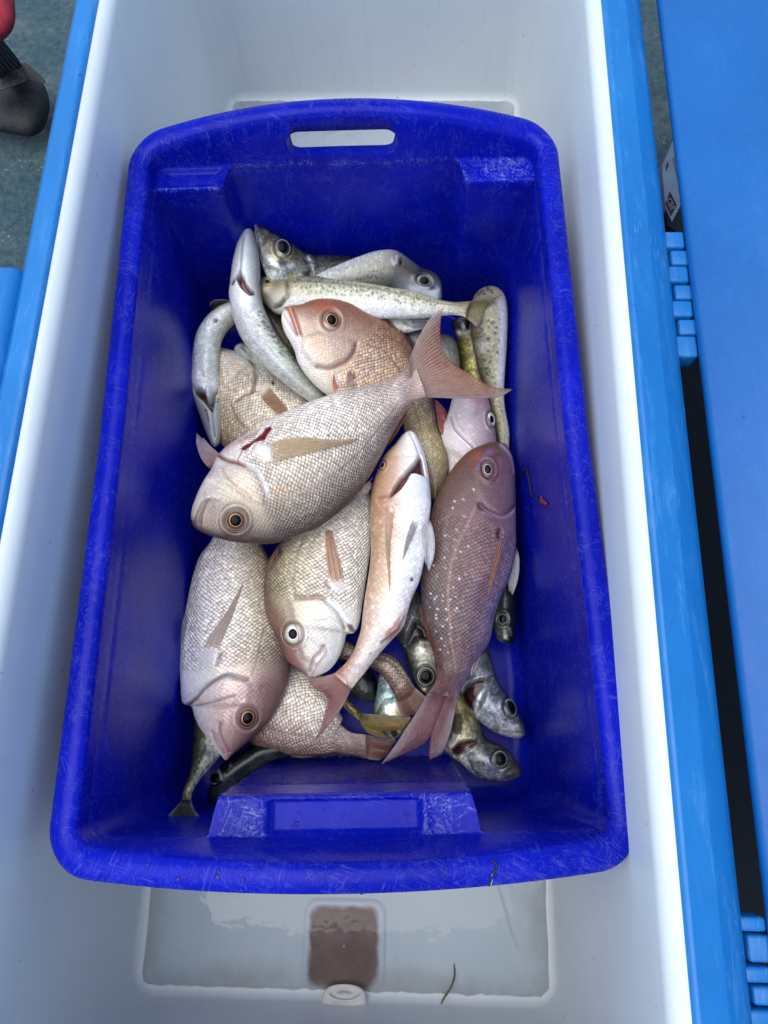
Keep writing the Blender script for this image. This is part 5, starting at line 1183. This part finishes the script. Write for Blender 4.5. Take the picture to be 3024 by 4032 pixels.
root_a, bv_a = fish('snapper', 'big pale snapper lying diagonally on top of the pile with a bleeding belly cut', G_SN,
     U0(413, 1124, 420, 1139, 437, 1150, 466, 1161, 505, 1171, 543, 1174, 590, 1174, 640, 1158, 688, 1138, 730, 1108, 768, 1070, 798, 1030, 826, 980, 851, 930, 880, 886, 898, 866, 922, 857),
     U0(413, 1116, 416, 1095, 427, 1065, 442, 1035, 456, 1014, 472, 982, 500, 957, 545, 929, 590, 902, 643, 878, 700, 857, 757, 842, 805, 829, 845, 814, 872, 800, 886, 786, 893, 776), [(0, .122), (.5, .126), (1, .122)], .34, M_SNAP, SN, .27,
     feats=[Ln(c3(345, 400, 400, 432, 470, 450, 530, 475, 580, 500), 8, (104, 44, 46), .95, -.004), Ln(c3(580, 500, 615, 545, 640, 595, 655, 650), 6, (120, 98, 80), .8, -.0028), Pl(c3(270, 560, 330, 490, 430, 460, 540, 490, 600, 530, 650, 640, 640, 720, 560, 700, 420, 600), 24, (210, 186, 156), .35, .002),
            Ln(c3(540, 462, 600, 500, 640, 560, 670, 640), 12, (220, 222, 218), .7, .0006), Pl(c3(345, 395, 420, 330, 520, 270, 600, 235, 610, 250, 560, 300, 480, 330), 24, (206, 150, 136), .65), Pl(c3(490, 362, 518, 334, 558, 318, 588, 294, 606, 280, 632, 262, 656, 224, 690, 210, 700, 230, 672, 262, 652, 304, 612, 310, 584, 318, 550, 350, 520, 372), 5, (118, 14, 26), 1, -.0008),
            Ln(c3(505, 365, 492, 400, 478, 425, 474, 442), 2.2, (130, 30, 36), .9), Ln(c3(375, 500, 405, 545, 450, 600, 530, 655, 560, 690), 5, (165, 140, 116), .6, -.001), Ln(c3(280, 690, 262, 720, 235, 790, 225, 850), 5, (110, 86, 74), .8, -.0018), Ln(c3(180, 840, 215, 760, 250, 700, 290, 688), 5, (120, 94, 80), .7, -.0014),
            Ln(c3(255, 640, 275, 690, 310, 680, 350, 690), 6, (170, 150, 130), .5, -.0008), Pl(c3(215, 790, 300, 690, 420, 720, 420, 900, 330, 920, 220, 870), 40, (142, 118, 104), .5), Pl(c3(480, 740, 540, 770, 560, 960, 420, 950, 500, 880), 40, (112, 92, 80), .5),
            Ln(c3(740, 690, 820, 672, 930, 630, 1050, 555, 1150, 480, 1280, 360, 1400, 210, 1520, 60), 4, (150, 130, 100), .75), Sp(c3(1067, 269), 5, (30, 16, 14), 1), Pl(c3(585, 330, 650, 325, 700, 345, 705, 430, 670, 450, 610, 420, 580, 380), 26, (228, 220, 206), .8, .0022, scl=.1), Ln(c3(660, 455, 690, 450, 760, 438), 5, (100, 76, 60), .7, -.001), Pl(c3(700, 610, 780, 600, 760, 660, 700, 660), 20, (222, 180, 130), .5), Pl(c3(1440, 180, 1560, 60, 1590, 100, 1500, 260, 1440, 240), 40, (120, 88, 80), .55), Ln(c3(280, 520, 330, 480, 390, 450), 10, (226, 226, 222), .5)],
     eyes=[(c3(462, 828)[0], 40, 41, 0, 'snap')], tailscl=.55,
     fins=[dict(name='tail_fin', ray0=cat(U0(884, 792), c2(560, 1130, 640, 950, 720, 830, 822, 748)), edge=c2(802, 850, 798, 980, 822, 1105, 880, 1180, 950, 1238, 1050, 1290, 1130, 1345, 1230, 1395, 1320, 1410), rayn=cat(U0(912, 860), c2(760, 1484, 900, 1490, 1150, 1490, 1300, 1470, 1388, 1416)), zb=.122, ze=.112, c0=(206, 182, 168), c1=(164, 112, 80), alpha=.88, rays=34, nc=80, nr=34, jag=.015),
           dict(name='pectoral_fin', ray0=c3(650, 335, 740, 300, 900, 285, 1080, 300, 1258, 294), edge=[], rayn=c3(672, 448, 760, 432, 900, 396, 1100, 348, 1262, 302), on=True, c0=(230, 200, 154), c1=(212, 184, 138), rays=10, lift=.0022),
           dict(name='pelvic_fin', ray0=c3(300, 500, 240, 430, 205, 330, 206, 258), edge=c3(240, 290), rayn=c3(400, 440, 350, 390, 300, 345, 250, 290), zb=.110, ze=.098, c0=(190, 130, 126), c1=(206, 206, 208), rays=8),
           dict(name='anal_fin', ray0=c3(1590, 60, 1575, 140, 1530, 230, 1480, 310), edge=c3(1450, 340), rayn=c3(1600, 60, 1560, 120, 1500, 220, 1445, 330), zb=.120, ze=.104, c0=(150, 100, 64), c1=(160, 112, 66), rays=8),
           dict(name='dorsal_fin', ray0=c3(1360, 545, 1340, 570, 1350, 590), edge=c3(1335, 640, 1280, 670, 1180, 740, 1080, 820), rayn=c3(950, 895, 990, 880, 1020, 865), zb=.122, ze=.116, c0=(176, 152, 134), c1=(150, 130, 116), rays=14, jag=.06, alpha=.85)])

# ------------------------------------------------------------------ small things
def tube(name, pts, r, m, parent=None, taper=.4):
    P = np.asarray(pts); n = len(P); na = 8
    T_ = np.gradient(P, axis=0); T_ /= np.linalg.norm(T_, axis=1)[:, None] + 1e-9
    ref = np.array([.3, .2, .93])
    B1 = np.cross(T_, ref); B1 /= np.linalg.norm(B1, axis=1)[:, None] + 1e-9
    B2 = np.cross(T_, B1)
    out = []
    for i in range(n):
        rr_ = r * (1 - (1 - taper) * abs(i / (n - 1) * 2 - 1) ** 3)
        for j in range(na):
            t = 2 * math.pi * j / na
            out.append(P[i] + rr_ * (math.cos(t) * B1[i] + math.sin(t) * B2[i]))
    return link(name, grid_mesh(name, out, n, na, True, caps=True), m, parent)
def on_surface(bv, px, lift):
    out = []
    for q in px:
        loc, no = hit(bv, q)
        if loc is not None: out.append(np.array(loc + no * lift))
    return np.array(out)
zt = crop(2000, 1800, .1326); zc_ = crop(1200, 2900, .8439)
P = on_surface(BV_TUB, rs(zt(295, 640, 400, 560, 500, 400, 575, 320, 640, 560, 690, 850, 735, 1110, 840, 1190, 960, 1270, 1040, 1290), 50, False), .0012)
tw = empty('twig', tuple(P[0]), 'thin dark bent twig with a rust red tip stuck to the right tub wall', 'twig')
tube('stem', P, .0010, simple('twig_bark', (.015, .016, .018), .5), tw)
P = on_surface(BV_TUB, rs(zt(1000, 1290, 1080, 1300, 1140, 1360, 1200, 1380), 12, False), .0016)
tube('red_tip', P, .0022, simple('rust_red', (.22, .03, .01), .5), tw)
P = on_surface(BV_TUB, rs(zt(1040, 1290, 1035, 1220, 1030, 1160), 8, False), .0014)
tube('red_tip', P, .0011, bpy.data.materials['rust_red'], tw)
zl = crop(0, 3400, 1.6878)
P = on_surface(BV_LINER, rs(zl(1059, 232, 1060, 262, 1050, 292, 1036, 315, 1029, 331), 30), .0015)
gs = tube('grass_stem', P, .0011, simple('dry_grass', (.10, .09, .035), .5, 0, (300, .4)))
tag(gs, 'short thin blade of dry green grass on the near end wall of the cool box', 'grass stem')

P = on_surface(BV_TUB, rs(zc_(870, 575, 895, 600, 880, 640, 862, 690, 848, 736), 30), .0002)
tube('rim_crack', P, .0009, simple('crack_dark', (.004, .005, .03), .6), tubo, .8)
P = on_surface(BV_TUB, rs(zc_(876, 640, 868, 690, 853, 736), 30), .0003)
tube('rim_crack', P, .0007, simple('crack_pale', (.34, .38, .62), .6), tubo, .6)
# water beads on the tub
beads = []
def bead(q, r):
    loc, no = hit(BV_TUB, q)
    if loc is None: return
    ex = no.orthogonal().normalized(); ey = no.cross(ex)
    beads.append((loc, no, ex, ey, r))
for x, y, r in ((392, 282, 2.6), (520, 240, 3), (545, 236, 2.2), (560, 244, 1.6), (600, 225, 2.2), (640, 222, 1.8), (298, 420, 1.8), (290, 470, 2.2), (282, 520, 1.6), (320, 1868, 3.2), (385, 1900, 3), (470, 1895, 3.4), (472, 1882, 2.6), (525, 1900, 3), (555, 1880, 2), (700, 1893, 2), (640, 1780, 3.6), (668, 1812, 2.6), (700, 1750, 2), (800, 1840, 2.2), (850, 1790, 2.5), (880, 1760, 2), (740, 1800, 1.6), (610, 1845, 2), (1160, 1900, 2)):
    bead(U0(x, y)[0], r * .0006)
for i in range(46):
    t = rng.uniform()
    bead(U0(300 - 190 * t + rng.normal(0, 9), 380 + 1400 * t)[0], rng.uniform(.0006, .0016))
for i in range(30):
    t = rng.uniform()
    bead(U0(200 + 1000 * t, 1900 + rng.normal(0, 12))[0], rng.uniform(.0005, .0014))
for i in range(26):
    bead((U0(rng.uniform(590, 890), rng.uniform(1745, 1860)))[0], rng.uniform(.0004, .001))
bm = bmesh.new()
for loc, no, ex, ey, r in beads:
    el = rng.uniform(.8, 1.5)
    prev = None
    for k in range(4):
        a = math.pi / 2 * k / 3
        if k == 3:
            v = bm.verts.new(loc + no * r * .5)
            for j in range(10): bm.faces.new((prev[j], prev[(j + 1) % 10], v))
            break
        ringv = [bm.verts.new(loc + ex * (r * math.cos(a) * math.cos(2 * math.pi * j / 10)) + ey * (r * el * math.cos(a) * math.sin(2 * math.pi * j / 10)) + no * (r * .5 * math.sin(a) - .0001)) for j in range(10)]
        if prev:
            for j in range(10): bm.faces.new((prev[j], prev[(j + 1) % 10], ringv[(j + 1) % 10], ringv[j]))
        prev = ringv
m, t, b = mat('water_bead')
b.inputs['Base Color'].default_value = (.9, .93, 1, 1); b.inputs['Transmission Weight'].default_value = 1
b.inputs['Roughness'].default_value = .02; b.inputs['IOR'].default_value = 1.33
wb = bm_obj('water_beads', bm, m, None, True)
tag(wb, 'small clear water beads scattered over the tub rim and ledges', 'water beads', kind='stuff')

# person at the far left: dark shoe, ribbed sock, red trousers
DK = -.075
zp = crop(0, 0, .2530)
M_SHOE = simple('worn_dark_leather', (.014, .012, .011), .6, 0, (90, .5), 0, .002)
M_STRAP = simple('grey_leather_strap', (.05, .043, .035), .6, 0, (160, .5), 0, .0012)
M_RED = simple('red_fabric', (.42, .028, .04), .8, 0, (40, .3), 0, .002)
def sock_mat():
    m, t, b = mat('ribbed_knit'); g = NT(t)
    uv = g.n('Attribute', attribute_name='suv'); sp = g.n('SeparateXYZ'); g.l(uv.outputs['Vector'], sp.inputs[0])
    s = g.math('MULTIPLY_ADD', g.math('SINE', g.math('MULTIPLY', sp.outputs[1], 1250)), .5, .5)
    g.l(g.mix(s, (.012, .011, .011), (.085, .078, .075)), b.inputs['Base Color']); b.inputs['Roughness'].default_value = .9
    g.l(g.bump(s, .003), b.inputs['Normal'])
    return m
G3 = {0: [(90, 80, 72)] * 2, 1: [(90, 80, 72)] * 2}
pr, _ = fish('person', 'person in dark ribbed sock, worn dark shoe and red trousers at the far left edge', None,
     zp(-420, 300, -380, 250, -200, 330, -60, 480, 60, 640, 190, 800, 310, 960, 380, 1100, 420, 1250), zp(-420, 300, -480, 420, -420, 620, -330, 800, -220, 1000, -100, 1150, 40, 1200, 140, 1260, 300, 1330),
     [(0, .16), (.4, .08), (1, DK + .03)], .6, sock_mat(), G3, 0, cat='person', lift=False, body='sock', p=.5, res=.6)
shoe_parts = []
def part(name, D, V, z, kth, m, **k):
    r, bv = fish('tmp', 'x', None, D, V, z, kth, m, G3, 0, body=name, lift=False, p=k.get('p', .5), res=.5)
    for ch in list(r.children):
        ch.parent = pr; ch.matrix_parent_inverse = pr.matrix_basis.inverted()
    bpy.data.objects.remove(r)
part('shoe', zp(760, 1560, 700, 1350, 560, 1240, 360, 1230, 100, 1240, -160, 1280, -420, 1340, -560, 1500), zp(760, 1600, 700, 1800, 600, 2010, 420, 2090, 200, 2060, -60, 2010, -300, 1960, -560, 1800), DK + .035, .42, M_SHOE)
part('shoe_strap', zp(-300, 1270, -150, 1210, 0, 1160, 150, 1110, 310, 1075, 330, 1065), zp(-300, 1500, -150, 1450, 0, 1410, 150, 1360, 390, 1270, 430, 1265), DK + .088, .10, M_STRAP, p=.2)
part('shoe_strap', zp(330, 1010, 345, 985, 420, 990, 520, 1080, 620, 1160, 700, 1240), zp(330, 1060, 350, 1120, 420, 1240, 520, 1280, 610, 1300, 700, 1300), DK + .074, .15, M_STRAP, p=.3)
part('trousers', zp(-60, 600, 20, 540, 110, 450, 190, 330, 216, 200, 212, 60, 200, -150, 190, -400), zp(-160, 600, -320, 520, -420, 420, -460, 300, -480, 150, -490, 0, -490, -200, -480, -400), .15, .7, M_RED, p=.5)

# carton lying on the deck in the gap beyond the hinge
zk = .03
pk = empty('carton', tuple(at(z9(430, 1000), zk - .05)[0]), 'white printed carton with barcode and a dark red diamond in the gap beside the lid', 'carton')
def slab(name, px, z0, z1, m, parent):
    bm = bmesh.new()
    tp = [bm.verts.new(v) for v in at(px, z1)]
    bt = [bm.verts.new((v.co.x, v.co.y, z0)) for v in tp]
    bm.faces.new(tp); bm.faces.new(bt[::-1])
    for i in range(len(tp)):
        j = (i + 1) % len(tp); bm.faces.new((tp[i], bt[i], bt[j], tp[j]))
    return bm_obj(name, bm, m, parent)
slab('carton_body', z9(500, 120, 245, 740, 235, 900, 300, 1560, 425, 1830, 700, 1300, 1100, 700, 900, 100), -.07, zk, simple('carton_white', (.56, .58, .58), .45, .2, (40, .12)), pk)
M_INK = simple('black_ink', (.012, .012, .014), .4)
M_DRED = simple('dark_red_print', (.11, .010, .014), .4)
slab('carton_end', z9(425, 1832, 640, 1370, 900, 1300, 900, 2100, 600, 2100, 345, 1900, 300, 1570), -.07, zk - .0015, M_INK, pk)
slab('printed_diamond', z9(385, 1240, 300, 1480, 405, 1720, 515, 1510), zk - .001, zk + .0006, M_DRED, pk)
bars = None
bm = bmesh.new()
for i in range(11):
    t_ = i / 10
    a = np.array((425 + 130 * t_, 640 + 440 * t_)); b2 = np.array((525 + 90 * t_, 440 + 640 * t_))
    n_ = np.array((.0, 1.0)) * (16 + 12 * rng.uniform())
    tp = [bm.verts.new(v) for v in at(z9(*a, *b2, *(b2 + n_), *(a + n_)), zk + .0006)]
    bm.faces.new(tp)
bm_obj('barcode', bm, M_INK, pk)
cu = bpy.data.curves.new('letters', 'FONT'); cu.body = 'CSR'; cu.size = .016; cu.extrude = .0002; cu.align_x = 'CENTER'; cu.align_y = 'CENTER'
lt = bpy.data.objects.new('letters', cu); COL.objects.link(lt)
a, b2 = at(z9(345, 1370, 440, 1610), zk + .0009)
lt.location = tuple((a + b2) / 2)
lt.rotation_euler = (0, 0, math.atan2(b2[1] - a[1], b2[0] - a[0]))
cu.size = float(np.linalg.norm(b2 - a)) * .52
dg = bpy.context.evaluated_depsgraph_get()
lme = bpy.data.meshes.new_from_object(lt.evaluated_get(dg))
lt2 = bpy.data.objects.new('letters_print', lme); lt2.matrix_basis = lt.matrix_basis.copy(); COL.objects.link(lt2)
bpy.data.objects.remove(lt); lt = lt2
lme.materials.append(simple('pale_print', (.6, .55, .5), .4))
lt.parent = pk; lt.matrix_parent_inverse = pk.matrix_basis.inverted()
slab('printed_mark', z9(345, 650, 315, 730, 308, 860, 360, 740), zk - .001, zk + .0006, M_DRED, pk)

# added black sheet on the deck, standing in for shade in the hinge-side gap
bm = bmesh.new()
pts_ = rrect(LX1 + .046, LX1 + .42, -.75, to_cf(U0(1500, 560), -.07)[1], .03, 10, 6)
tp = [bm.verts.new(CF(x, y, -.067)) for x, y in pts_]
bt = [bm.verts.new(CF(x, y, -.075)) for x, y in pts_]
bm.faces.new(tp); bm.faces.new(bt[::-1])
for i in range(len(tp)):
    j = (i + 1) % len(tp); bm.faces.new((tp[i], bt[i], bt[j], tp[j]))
rm = bm_obj('gap_shade_sheet', bm, simple('gap_shade_black', (.006, .008, .009), .8, 0, (80, .4)))
tag(rm, 'added black sheet on the deck standing in for shade in the gap along the hinge side', 'mat')  # no real mat: sheet added to stand in for shade
